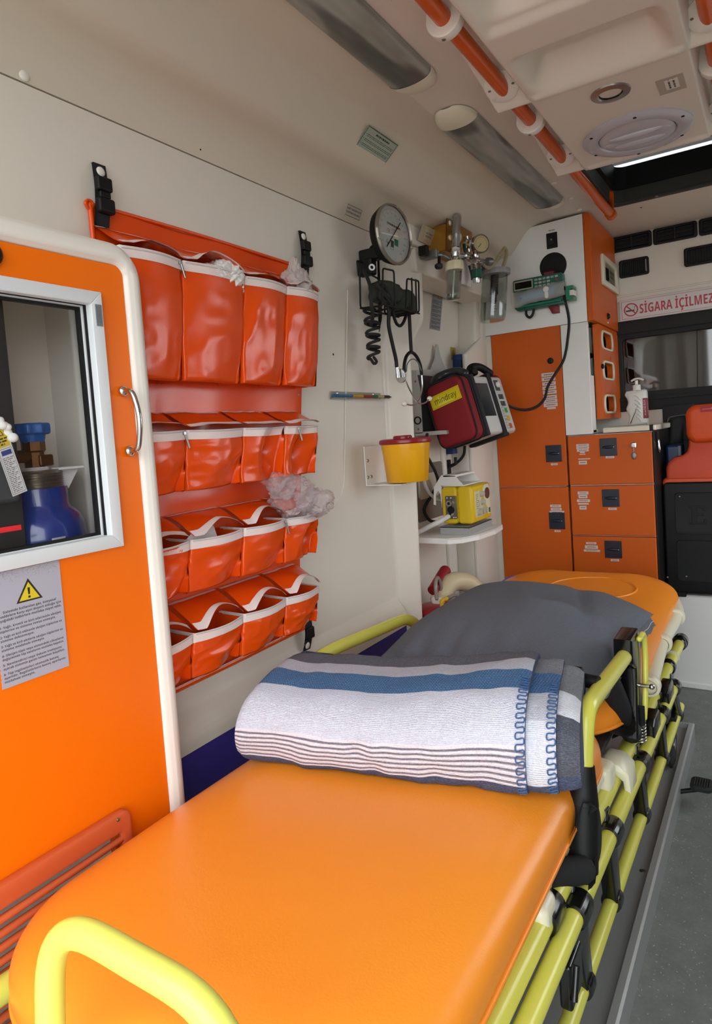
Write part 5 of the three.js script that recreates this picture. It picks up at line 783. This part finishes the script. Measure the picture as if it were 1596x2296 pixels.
{ // folding attendant seat with belt panel
  const t = thing('folding_seat', 'orange and red folding attendant seat with its black seat base turned up', 'seat', [-.1, .37, -2.75]);
  const om = mat(0xdc4e12, .42, { bumpMap: bumpFine, bumpScale: .0003, tri: .12 });
  const cush = (x0, x1, y0, y1, z0, z1, r) => plate(rrect(x0, y0, x1, y1, r, 8), 'z', z0, z1, { bevel: Math.min(.02, (z1 - z0) / 2.4) });
  part(t, 'headrest', cush(-.281, .06, .938, 1.078, -2.80, -2.715, .038), om); label(t, 'headrest_tag', printed(96, 48, (x, w, h) => { x.fillStyle = '#a81c28'; x.fillRect(0, 0, w, h); x.strokeStyle = '#e0b8b0'; x.lineWidth = 3; x.beginPath(); x.moveTo(6, 26); x.lineTo(36, 26); x.lineTo(44, 10); x.lineTo(54, 40); x.lineTo(62, 22); x.lineTo(90, 26); x.stroke(); }), [-.185, 1.061, -2.7145], .09, .022, [-.2, 0, 0], 'red tag with a heartbeat line');
  part(t, 'backrest', plate([[-.358, .80], [-.358, .845], [-.350, .868], [-.33, .885], [-.30, .893], [-.285, .905], [-.278, .925], [-.277, .95], [.06, .95], [.10, .885], [.13, .80]], 'z', -2.82, -2.745, { bevel: .012 }), M.seatRed);
  part(t, 'seat_cushion', plate(rrect(-.3725, .40, .16, .812, .022, 6), 'z', -2.785, -2.748, { bevel: .01 }), om);
  const b = part(t, 'seat_base', plate(rrect(-.3695, .372, .152, .793, .018, 6), 'z', -2.752, -2.728, { bevel: .006 }), M.black);
  for (const [y0, y1] of [[.598, .755], [.42, .575]]) part(b, 'raised_panel', plate(rrect(-.33, y0, .11, y1, .014, 6), 'z', -2.730, -2.7225, { bevel: .003, holes: [rrect(-.326, y0 + .004, .106, y1 - .004, .012, 6).reverse()] }), M.black);
  { const g = new TextGeometry('E', { font: serif, size: .068, depth: .006, curveSegments: 6, bevelEnabled: true, bevelThickness: .0015, bevelSize: .0015, bevelSegments: 2 }); g.translate(-.283, .637, -2.729); part(b, 'emblem_letter', g, M.black, 'raised letter E'); }
  for (const [x, y] of [[-.312, .74], [-.30, .437], [-.366, .43]]) part(b, 'bolt', ball([x, y, -2.7245], .005, [1, 1, .6], 10), M.screw);
  part(t, 'hinge_foot', bx(-.335, -.305, .355, .375, -2.78, -2.735, .002), M.black); part(t, 'wall_frame', [bx(-.30, -.27, .37, .95, -3.05, -2.82, .003), bx(.08, .11, .37, .95, -3.05, -2.82, .003)], M.blackSoft);
  const p = thing('seat_belt_panel', 'black seat belt reel cover with a belt hanging from its slot', 'seat belt', [-.34, .90, -3.04]);
  part(p, 'cover', plate(rrect(-.398, .905, -.280, 1.088, .006), 'z', -3.06, -3.028, { bevel: .004 }), M.blackSoft);
  part(p, 'slot_rim', bent([[-.382, 1.008, -3.026], [-.376, 1.038, -3.026], [-.311, 1.045, -3.026], [-.302, 1.014, -3.026]], .005, .01, { k: 8 }), mat(0x3c3e40, .4));
  part(p, 'belt', [grid(8, 24, (u, v) => { const w = .055 - .015 * v; return [-.345 - .012 * v + (u - .5) * w, 1.028 - v * .30, -3.02 + .03 * Math.sin(v * 1.6) + .012 * Math.sin(u * 5 + v * 3) - .03 * v * v]; }), grid(8, 16, (u, v) => [-.362 + (u - .5) * .05 * (1 - .4 * v), .80 - v * .3, -3.0 - .02 * v + .01 * Math.sin(u * 6)])], M.webbing);
  const bo = thing('belt_buckle_hook', 'small chrome snap hook clipped on the dark side of the drawer chest', 'hook', [-.366, .93, -2.66]);
  part(bo, 'hook', tube([[-.369, .962, -2.655], [-.366, .955, -2.662], [-.366, .93, -2.667], [-.366, .915, -2.66], [-.366, .925, -2.652], [-.366, .95, -2.652]], .004, { closed: true }), M.chrome); part(bo, 'strap', bx(-.374, -.366, .955, .99, -2.648, -2.668, .002), M.webbing);
  const bl = thing('blue_case', 'dark blue case standing in the gap between drawer chest and folding seat', 'case', [-.34, .75, -2.93]);
  part(bl, 'shell', bx(-.372, -.31, .60, .93, -2.86, -2.99, .012), mat(0x18345e, .35)); part(bl, 'strip', bx(-.327, -.315, .70, .925, -2.858, -2.872, .002), mat(0x6d7680, .4));
}
// ---------- stretcher platform and stretcher ----------
{
  const t = thing('stretcher_platform', 'long grey metal stretcher platform with a folded edge along the floor', 'platform', [-.55, 0, -1.1]);
  part(t, 'deck', bx(-.88, -.262, .0, .042, .1, -2.28, .003), M.tray);
  part(t, 'edge_rail', [plate([[-.264, .0], [-.245, .0], [-.245, .058], [-.250, .060], [-.262, .060], [-.264, .056]], 'z', -2.285, .1), bx(-.88, -.245, .0, .058, -2.28, -2.287, .001)], mat(0xb4b6b6, .32, { metal: .55 }));
  for (const z of [-1.05, -1.5, -2.0]) part(t, 'screw', ball([-.278, .0425, z], .007, [1, .3, 1], 12), M.screw);
  const p = thing('foot_pedal', 'small ribbed black foot pedal beside the metal platform on the floor', 'pedal', [-.2, .03, -1.9]);
  part(p, 'arm', rod([-.247, .03, -1.90], [-.20, .045, -1.905], .006, .006, 10), M.black);
  const pad = part(p, 'pad', plate(rrect(-.222, -1.945, -.168, -1.885, .014), 'y', .046, .06, { bevel: .004 }), M.blackSoft);
  for (let i = 0; i < 7; i++) part(pad, 'rib', bx(-.213 + i * .006, -.210 + i * .006, .059, .0625, -1.893, -1.937, .0008), M.blackSoft);
}
const slab = (x0, x1, z0, z1, rC, prof, fy) => { // rounded slab: prof = [[inset, y], ...] from bottom edge over the top to its middle
  const out = rrect(x0, z1, x1, z0, rC, 20), cl = []; // walk the outline in even steps
  for (let i = 0; i < out.length; i++) { const a = out[i], b = out[(i + 1) % out.length], l = Math.hypot(b[0] - a[0], b[1] - a[1]), n = Math.max(1, Math.round(l / .03)); for (let k = 0; k < n; k++) cl.push([a[0] + (b[0] - a[0]) * k / n, a[1] + (b[1] - a[1]) * k / n]); }
  const N = cl.length, nr = cl.map((p, i) => { const a = cl[(i + N - 1) % N], b = cl[(i + 1) % N], dx = b[0] - a[0], dz = b[1] - a[1], l = Math.hypot(dx, dz); return [-dz / l, dx / l]; });
  const mx = (x0 + x1) / 2, hw = (x1 - x0) / 2, K = prof.length - 1, edge = prof.findIndex(([i, y], k) => k > 5 && i >= .1249), last = prof[K][0];
  const pos = (k, i) => { const ins = Math.min(prof[k][0], .125), p = cl[i], x = p[0] + nr[i][0] * ins, z = p[1] + nr[i][1] * ins; if (prof[k][0] <= .126) return [x, z]; const t = (prof[k][0] - .125) / (last - .125), cz = Math.min(z0 - hw, Math.max(z1 + hw, z)); return [x + (mx - x) * t, z + (cz - z) * t]; };
  return grid(N, K, (u, v) => { const k = Math.round(v * K), i = Math.round(u * N) % N, [x, z] = pos(k, i); return [x, prof[k][1] + (fy ? fy(x, z) : 0), z, x / .12, z / .12]; }, { seamU: true });
};
{
  const m = thing('mattress', 'bright orange vinyl stretcher mattress with rounded corners and stitched seams', 'mattress', [-.56, .4, -1.3]);
  const round = (b, tp, r, wide) => { const o = [[.03, b], [.012, b + .002], [.004, b + .01], [.0, b + .02]]; for (let i = 0; i <= 18; i++) { const a = i / 18 * PI / 2; o.push([.125 * Math.pow(1 - Math.cos(a), 1.15), tp + .004 - r + r * Math.pow(Math.sin(a), .9)]); } for (const i of [.16, .2, .24, .2806]) o.push([i, tp + .004]); return o; };
  const wv = (x, z) => .0015 * Math.sin(x * 21 + z * 9) * (vnoise(x * 8, z * 8, 1));
  part(m, 'foot_section', slab(-.838, -.276, -.355, -1.30, .15, round(.415, .497, .055), wv), M.vinylMat);
  const up = (x, z) => Math.max(0, (-1.28 - z) / 1.05) * .035 + wv(x, z);
  part(m, 'head_section', slab(-.835, -.268, -1.262, -2.375, .17, round(.415, .497, .06), up), M.vinylMat);
  part(m, 'piping', [tube(rrect(-.836, -1.298, -.278, -.357, .148, 14).map(([x, z]) => [x, .428, z]), .004, { closed: true, n: 200, k: 7 }), tube(rrect(-.833, -2.373, -.270, -1.266, .168, 14).map(([x, z]) => [x, .428 + up(x, z), z]), .004, { closed: true, n: 220, k: 7 })], M.vinylMat);
  part(m, 'headrest_emboss', tube(circ(-.50, -2.10, .13, .12, 40).map(([x, z]) => [x, .5005 + up(x, z), z]), .004, { closed: true, n: 120, k: 6 }), M.vinylMat);
}
{
  const t = thing('stretcher', 'yellow tube ambulance stretcher frame with black clamps and cream plastic fittings', 'stretcher', [-.56, .06, -1.3]);
  const yl = M.yellow;
  const A = (z) => [-.2875, .378 - (-.776 - z) * .0515 * 1.0, z], Bt = (z) => [-.2625, .341 - (-.99 - z) * .055, z], Ct = (z) => [-.27, .199 - (-1.037 - z) * .033, z];
  const mir = (p) => [-1.115 - p[0], p[1], p[2]];
  const tubeAt = (f, z0, z1, r, name) => { part(t, name, rod(f(z0), f(z1), r, r, 24), yl); part(t, name, rod(mir(f(z0)), mir(f(z1)), r, r, 16), yl); };
  tubeAt(A, -.30, -2.38, .0165, 'frame_tube'); tubeAt(Bt, -.42, -2.02, .0142, 'frame_tube'); tubeAt(Ct, -.42, -2.16, .0125, 'base_tube');
  const ring = (f, z, r, l, name = 'clamp', m = M.blackGloss) => part(t, name, turned([[r, 0], [r + .0045, .001], [r + .0055, .006], [r + .0055, l - .006], [r + .0045, l - .001], [r, l]], f(z), [0, -.0515, -1], 28), m);
  ring(A, -.835, .0165, .05); ring(A, -1.0, .0165, .045); ring(A, -1.52, .0165, .03); ring(A, -1.80, .0165, .03); ring(A, -2.06, .0165, .03); ring(A, -2.33, .0165, .035, 'end_socket'); part(t, 'end_cap', rod(A(-2.36), A(-2.40), .024, .022, 24), M.blackGloss);
  part(t, 'spacer_ring', turned([[.0165, 0], [.022, 0], [.023, .008], [.022, .014], [.0165, .014]], A(-.975), [0, 0, -1], 28), M.cap); part(t, 'spacer_ring', turned([[.0165, 0], [.02, 0], [.02, .008], [.0165, .008]], A(-2.17), [0, 0, -1], 24), M.cap);
  const bz = [-.90, -1.13, -1.43, -1.73, -1.96]; for (const z of bz) ring(Bt, z, .0142, .046);
  const links = [[-.93, -.955], [-1.15, -1.17], [-1.45, -1.48], [-1.75, -1.78], [-1.98, -2.08]];
  for (const [zb, zc] of links) {
    const b = Bt(zb), c = Ct(zc); ring(Ct, zc + .012, .0125, .03);
    part(t, 'link', plate([[zb + .03, b[1] - .004], [zb - .026, b[1] - .004], [zc - .02, c[1] + .004], [zc + .016, c[1] + .004]], 'x', -.282, -.258, { bevel: .003 }), M.blackGloss);
    part(t, 'link', plate([[zb + .014, b[1] - .008], [zb - .014, b[1] - .008], [zb - .03, b[1] + .03], [zb - .008, b[1] + .034]], 'x', -.29, -.268, { bevel: .003 }), M.blackGloss);
  }
  for (const z of [-1.62, -1.86]) { const a = A(z), b = Bt(z); part(t, 'bridge_plate', plate([[z + .05, a[1] + .012], [z + .05, b[1] - .016], [z + .03, b[1] - .022], [z - .03, b[1] - .022], [z - .05, b[1] - .01], [z - .05, a[1] + .008], [z - .03, a[1] + .022], [z + .03, a[1] + .024]], 'x', -.278, -.252, { bevel: .004 }), M.blackGloss); }
  // near catch block between the two rails
  part(t, 'catch_block', [bx(-.29, -.255, .29, .345, -.87, -.95, .006), bx(-.27, -.252, .255, .32, -.84, -.90, .005), rod([-.25, .31, -.86], [-.25, .275, -.84], .005, .005)], M.blackGloss);
  // side guard rail, folded up at the right
  const g = part(t, 'guard_rail', bent([[-.272, .41, -1.0], [-.270, .52, -1.03], [-.268, .592, -1.047], [-.268, .573, -1.385]], .0145, .07, { k: 18 }), yl, 'yellow guard rail');
  part(g, 'sleeve', [rod([-.272, .36, -.99], [-.271, .455, -1.013], .025, .024, 20), rod([-.271, .455, -1.013], [-.2705, .51, -1.027], .024, .017, 20), bx(-.292, -.256, .352, .39, -.962, -1.02, .006)], M.black);
  part(g, 'hinge_block', [plate([[-1.36, .61], [-1.44, .612], [-1.455, .59], [-1.44, .40], [-1.38, .40], [-1.395, .54], [-1.36, .56]], 'x', -.288, -.252, { bevel: .005 })], M.blackGloss);
  part(g, 'latch_bar', tube([[-.246, .60, -1.405], [-.244, .60, -1.44], [-.244, .56, -1.452], [-.244, .47, -1.43], [-.246, .43, -1.42]], .006, { k: 8 }), yl);
  part(g, 'release_pin', [rod([-.256, .50, -1.415], [-.228, .50, -1.415], .004, .004), ball([-.228, .50, -1.415], .006)], M.chrome);
  part(g, 'release_knob', [rod([-.30, .597, -1.155], [-.27, .597, -1.15], .012, .012, 18), rod([-.305, .60, -1.155], [-.305, .56, -1.15], .010, .010, 16), bc(-.31, .605, -1.155, .02, .018, .04, .004)], M.black);
  part(g, 'latch_spring', tube([...Array(40)].map((_, i) => [-.262 + .009 * Math.cos(i * 1.1), .40 - i * .0012, -1.47 + .009 * Math.sin(i * 1.1)]), .0022, { n: 160, k: 6 }), M.chrome);
  part(t, 'guard_rail', bent([[-.848, .42, -1.0], [-.848, .57, -1.02], [-.848, .582, -1.16], [-.848, .555, -1.535], [-.848, .50, -1.61], [-.848, .40, -1.61]], .0145, .06, { k: 16 }), yl, 'yellow guard rail on the wall side');
  part(t, 'guard_sleeve', rod([-.848, .505, -1.61], [-.848, .38, -1.61], .019, .019, 18), M.black);
  part(t, 'push_handle', bent([[-.588, .36, -.31], [-.585, .628, -.33], [-.345, .625, -.33], [-.345, .36, -.31]], .0132, .075, { k: 18 }), mat(0xe2e466, .32));
  // cream plastic: head bow with collars, edge frame, cap over the side tube
  const cream = mat(0xe4dfc4, .3);
  part(t, 'head_bow', tube([[-.75, .47, -2.435], [-.56, .478, -2.45], [-.40, .476, -2.42], [-.315, .47, -2.32], [-.268, .462, -2.17], [-.262, .458, -2.08], [-.270, .45, -1.865], [-.261, .432, -1.59]], .0175, { n: 90, k: 18 }), cream);
  for (const [p, d] of [[[-.263, .459, -2.105], [.05, -.05, 1]], [[-.2695, .4505, -1.875], [.03, -.06, 1]], [[-.262, .434, -1.61], [.03, -.06, 1]]]) part(t, 'bow_collar', turned([[.0175, 0], [.0235, .001], [.0245, .005], [.0245, .022], [.0235, .026], [.0175, .027]], p, d, 28), cream);
  part(t, 'edge_frame', rod([-.303, .405, -.40], [-.296, .392, -1.25], .013, .013, 16), cream); for (const z of [-.60, -.84, -1.24]) part(t, 'frame_bracket', bc(-.292, .385, z, .04, .05, .055, .014), cream);
  part(t, 'tube_cap', plate([[-.318, .335], [-.318, .372], [-.302, .388], [-.272, .386], [-.255, .370], [-.252, .330], [-.262, .320], [-.266, .355], [-.284, .370], [-.302, .362], [-.306, .335]], 'z', -1.35, -1.285, { bevel: .003, soft: .9 }), cream);
  // black straps
  const strap = (pts, w = .045) => { const c = new THREE.CatmullRomCurve3(P3(pts.map((p) => p.slice(0, 3)))); return grid(6, 40, (u, v) => { const q = c.getPointAt(v), d = c.getTangentAt(v), s = V(0, 0, 1).cross(d).cross(d).normalize(), k = (u - .5) * w; return [q.x + s.x * k + .004 * Math.sin(u * PI) * 0, q.y + s.y * k, q.z + s.z * k]; }); };
  part(t, 'belt', [strap([[-.34, .41, -.90], [-.30, .40, -.92], [-.275, .43, -.97], [-.262, .47, -1.0], [-.252, .42, -1.02], [-.255, .36, -.99], [-.29, .35, -.95]]), tube([[-.30, .40, -.90], [-.28, .385, -.94], [-.265, .375, -.97]], .02, { k: 12 })], M.webbing);
  part(t, 'belt', [strap([[-.31, .43, -1.36], [-.275, .42, -1.38], [-.262, .44, -1.42], [-.262, .40, -1.46], [-.28, .37, -1.44]], .06), strap([[-.262, .57, -1.40], [-.258, .50, -1.41], [-.265, .43, -1.40], [-.285, .41, -1.36]], .06)], M.webbing);
  part(t, 'belt', tube([[-.295, .52, -1.35], [-.283, .46, -1.38], [-.276, .41, -1.42], [-.28, .375, -1.46]], .022, { k: 12 }), M.webbing);
  part(t, 'tube_grip', rod(A(-.45), A(-.60), .02, .02, 20), M.blackSoft);
  for (const z of [-.55, -1.2, -1.75, -2.2]) part(t, 'cross_bar', rod([-.29, .37 + (z + .776) * .05, z], [-.825, .37 + (z + .776) * .05, z], .011, .011, 14), M.dullSteel);
  part(t, 'bed_plate', bx(-.815, -.30, .402, .414, -.40, -2.33, .003), M.blackSoft);
  for (const z of [-.62, -2.02]) for (const x of [-.285, -.83]) { const w = part(t, 'wheel', turned([[.012, -.013], [.055, -.013], [.062, -.008], [.062, .008], [.055, .013], [.012, .013]], [x, .105, z], [1, 0, 0], 32), M.blackSoft); part(w, 'hub', rod([x - .016, .105, z], [x + .016, .105, z], .016, .016), M.steel); part(w, 'fork', bx(x - .022, x + .022, .155, .19, z - .02, z + .02, .004), M.black); }
  const b = thing('spine_board', 'blue plastic spine board edge showing behind the mattress head', 'board', [-.6, .45, -2.3]);
  part(b, 'board', plate(rrect(-.878, -2.475, -.43, -1.9, .09), 'y', .455, .478, { bevel: .006 }), mat(0x1e63c0, .3));
}
// ---------- pillow ----------
{
  const t = thing('pillow', 'large dark grey pillow with a stitched open pillowcase end on the mattress', 'pillow', [-.55, .5, -1.6]);
  const cloth = mat(0xffffff, .88, { map: colorTex(256, 256, (i, j) => { const n = (wrapN(i / 256, j / 256, 90) - .5) * 26 + (wrapN(i / 256, j / 256, 24) - .5) * 12; return [110 + n, 114 + n, 124 + n]; }), bumpMap: noiseTex(256, (u, v, i, j) => .5 + .25 * Math.sin((i + j) * PI / 2) + .35 * (wrapN(u, v, 90) - .5)), bumpScale: .0006 });
  const L = [-.81, .516, -1.28], TL = [-.772, .535, -1.83], TR = [-.268, .56, -1.74], BR = [-.318, .516, -1.135];
  const Q = (u, v, k) => (L[k] * (1 - u) + BR[k] * u) * (1 - v) + (TL[k] * (1 - u) + TR[k] * u) * v;
  const ridge = (x, y, s) => 1 - Math.abs(2 * vnoise(x, y, s) - 1);
  const f = (u, v, s) => {
    const a = 1 - Math.pow(Math.abs(2 * u - 1), 2.7), b = 1 - Math.pow(Math.abs(2 * v - 1), 2.7), h = Math.pow(Math.max(0, a), .55) * Math.pow(Math.max(0, b), .55);
    const e = 1 - h, pull = .018;
    const du = -(u - .5) * 2 * pull * b * Math.abs(2 * u - 1), dv = -(v - .5) * 2 * pull * a * Math.abs(2 * v - 1);
    let x = Q(u + du, v + dv, 0), y = Q(u + du, v + dv, 1), z = Q(u + du, v + dv, 2);
    y += s > 0 ? .115 * h : -.012 * h;
    if (s > 0) { const w = .016 * (ridge(u * 3 + v * 1.5, v * 2.4 - u, 4) - .55) * (.45 + .95 * sstep(.4, .7, u)) + .007 * (ridge(u * 7, v * 6, 9) - .5) * e; y += w * Math.min(1, h * 2.2); const fold = Math.exp(-Math.pow((u * .8 + v * .45 - .93) / .045, 2)) * sstep(.5, .8, u) * .016; y -= fold * h; z += .012 * Math.sin(u * 40 + 2 * vnoise(u * 8, 1, 1)) * Math.exp(-v * 10) * Math.min(1, h * 5); }
    return [x, y, z, u * 22, v * 22];
  };
  part(t, 'cover', [grid(90, 100, (u, v) => f(u, v, 1)), grid(40, 40, (u, v) => f(u, v, -1), { flip: true })], cloth);
  const hemF = (u, v) => { const p = f(1, .03 + .94 * v, 1); return [p[0] + u * .03 * (1 - .5 * Math.abs(2 * v - 1)) - .004, p[1] - u * .018 + .003 * Math.sin(v * 60) * u, p[2] + u * .01, u, v * 22]; };
  const hem = part(t, 'open_hem', grid(6, 90, hemF), cloth); part(hem, 'hem_stitching', tube([...Array(70)].map((_, i) => { const p = hemF(.6, i / 69); return [p[0], p[1] + .0015, p[2]]; }), .0009, { n: 210, k: 5 }), M.cap);
  part(t, 'seam_piping', tube([...Array(50)].map((_, i) => f(i / 49, 0, 1).slice(0, 3)), .0025, { n: 150, k: 7 }), cloth);
}
// ---------- folded blanket ----------
{
  const t = thing('blanket', 'folded knitted blanket in blue, white and grey stripes with stitched edges on the mattress', 'blanket', [-.57, .5, -.95]);
  const O = [-.797, .500, -.803], U = [.981, 0, -.194], W = [-.194, 0, -.981];
  const knitBump = noiseTex(256, (u, v, i, j) => { const row = Math.abs(Math.sin(j * PI / 16)), st = Math.abs(Math.sin((i + (j / 16 | 0) * 5) * PI / 11)); return .15 + .5 * row * (.55 + .45 * st) + .35 * wrapN(u, v, 60); }); knitBump.repeat.set(1, 8);
  const sets = [[[.20, [96, 98, 108], 0], [.33, [186, 188, 198], 0], [.505, [66, 108, 152], 1], [.775, [208, 212, 226], 0], [.93, null, 2], [1.01, [72, 80, 106], 0]], [[.26, [128, 130, 138], 0], [.5, [58, 98, 146], 1], [.68, [186, 188, 198], 0], [.93, [212, 215, 226], 0], [1.01, [72, 80, 106], 0]], [[.42, [130, 132, 140], 0], [.62, [222, 224, 232], 0], [.9, [84, 88, 98], 0], [1.01, [72, 80, 106], 0]]];
  const tex = (set) => colorTex(256, 512, (i, j) => {
    const v = j / 512, n = (wrapN(i / 256, (j / 512 * 6) % 1, 40) - .5) * 20 + (wrapN(i / 256, (j / 512 * 3) % 1, 110) - .5) * 26; let c, k = 0;
    for (const [e, q, kind] of sets[set]) if (v < e) { c = q; k = kind; break; }
    if (k === 2) { const p = (v - .775) / .155 * 6.5; const d = (p % 1) > .6; c = d ? [122, 121, 134] : [228, 222, 229]; }
    c = c ?? [72, 80, 106];
    if (k === 1 && ((i + 3 * (j >> 3)) % 14) < 4 && (j & 7) < 2) c = [150, 180, 206];
    return c.map((q) => Math.max(0, Math.min(255, q + n * (q > 180 ? .6 : 1))));
  });
  const body = (name, u0, u1, ins, m, hollow) => {
    const D = .25 - ins * 1.2, H = .128 - ins * 1.5, N = 72;
    // closed loop: from the back top over the ridge, down the front fold, along the bottom, up the back
    const pts = [[D, H * .98], [D * .8, H * 1.03], [D * .55, H * 1.03], [D * .35, H], [D * .17, H * .91], [D * .06, H * .74], [D * .0, H * .5], [D * .005, H * .26], [D * .05, H * .06], [D * .15, .0], [D * .5, -.0], [D * .9, .0], [D * 1.02, H * .12], [D * 1.06, H * .6]].map(([w, y]) => new THREE.Vector3(w + ins * .6, y + .001 + ins * .2, 0));
    const c = new THREE.CatmullRomCurve3(pts, true, 'centripetal'), loop = c.getSpacedPoints(N), tot = loop.length - 1;
    let cut = 0, best = 9; for (let i = 0; i <= tot; i++) { const d = Math.hypot(loop[i].x - pts[8].x, loop[i].y - pts[8].y); if (d < best) { best = d; cut = i; } }
    const at = (u, v) => {
      const lf = Math.min(tot - .0001, v * tot), li = Math.floor(lf), q = loop[li].clone().lerp(loop[li + 1], lf - li), x = u0 + (u1 - u0) * u, end = Math.min(1, Math.min((x - u0) / .014, (u1 - x) / .03 + (hollow ? .55 : 0))), sq = .80 + .20 * Math.sqrt(Math.max(0, Math.min(1, end)));
      const cy = H * .45, wob = .005 * (vnoise(x * 14, v * 9, ins * 90) - .5) + .004 * (vnoise(x * 40, v * 22, 3) - .5), sag = -.012 * Math.sin(x * 5.5 + .6) + .016 * sstep(.2, .5, x);
      const yy = cy + (q.y - cy) * sq + wob, ww = D / 2 + (q.x - D / 2) * (.9 + .1 * sq) + wob;
      const lift = Math.max(.001, yy * (1 + sag / H));
      return [O[0] + U[0] * x + W[0] * ww, O[1] + lift, O[2] + U[2] * x + W[2] * ww, x / .085, Math.min(1, v * tot / cut * .98)];
    };
    const g = grid(60, tot, at, { flip: true });
    const capAt = (uu, fl) => grid(4, tot, (r, v) => { const p = at(uu, v), m0 = at(uu, .04), m1 = at(uu, .5), cx = (m0[0] + m1[0]) / 2, cy = (m0[1] + m1[1]) / 2, cz = (m0[2] + m1[2]) / 2, k = r; return [cx + (p[0] - cx) * k, cy + (p[1] - cy) * k, cz + (p[2] - cz) * k, r, .97]; }, { flip: fl });
    const mesh = part(t, name, [g, capAt(1, false), capAt(0, true)], m);
    return { mesh, at };
  };
  const km = (s) => mat(0xffffff, .95, { map: tex(s), bumpMap: knitBump, bumpScale: .0018 });
  const outer = body('outer_fold', 0, .487, 0, km(0), true);
  const mid = body('middle_fold', .02, .530, .010, km(1), true);
  body('inner_fold', .04, .562, .019, km(2), false);
  const yarn = mat(0x3f5f8c, .95);
  const zig = (o, u0, du, v0, v1, n, name) => { const pts = []; for (let i = 0; i <= n; i++) { const v = v0 + (v1 - v0) * i / n, a = o.at(1 - .002, v), b = o.at(u0, Math.min(.99, v + .004)); const lift = (p) => [p[0] + .0, p[1] + .0016, p[2] + .0022]; if (i % 2) pts.push(lift(a), lift(b)); else pts.push(lift(b), lift(a)); } part(o.mesh, name, tube(pts, .0011, { n: pts.length * 4, k: 5 }), yarn, 'blue yarn edging'); };
  zig(outer, .976, 0, .2, .56, 34, 'edge_stitching'); zig(mid, .978, 0, .2, .56, 34, 'edge_stitching');
}
renderer.render(scene, camera);
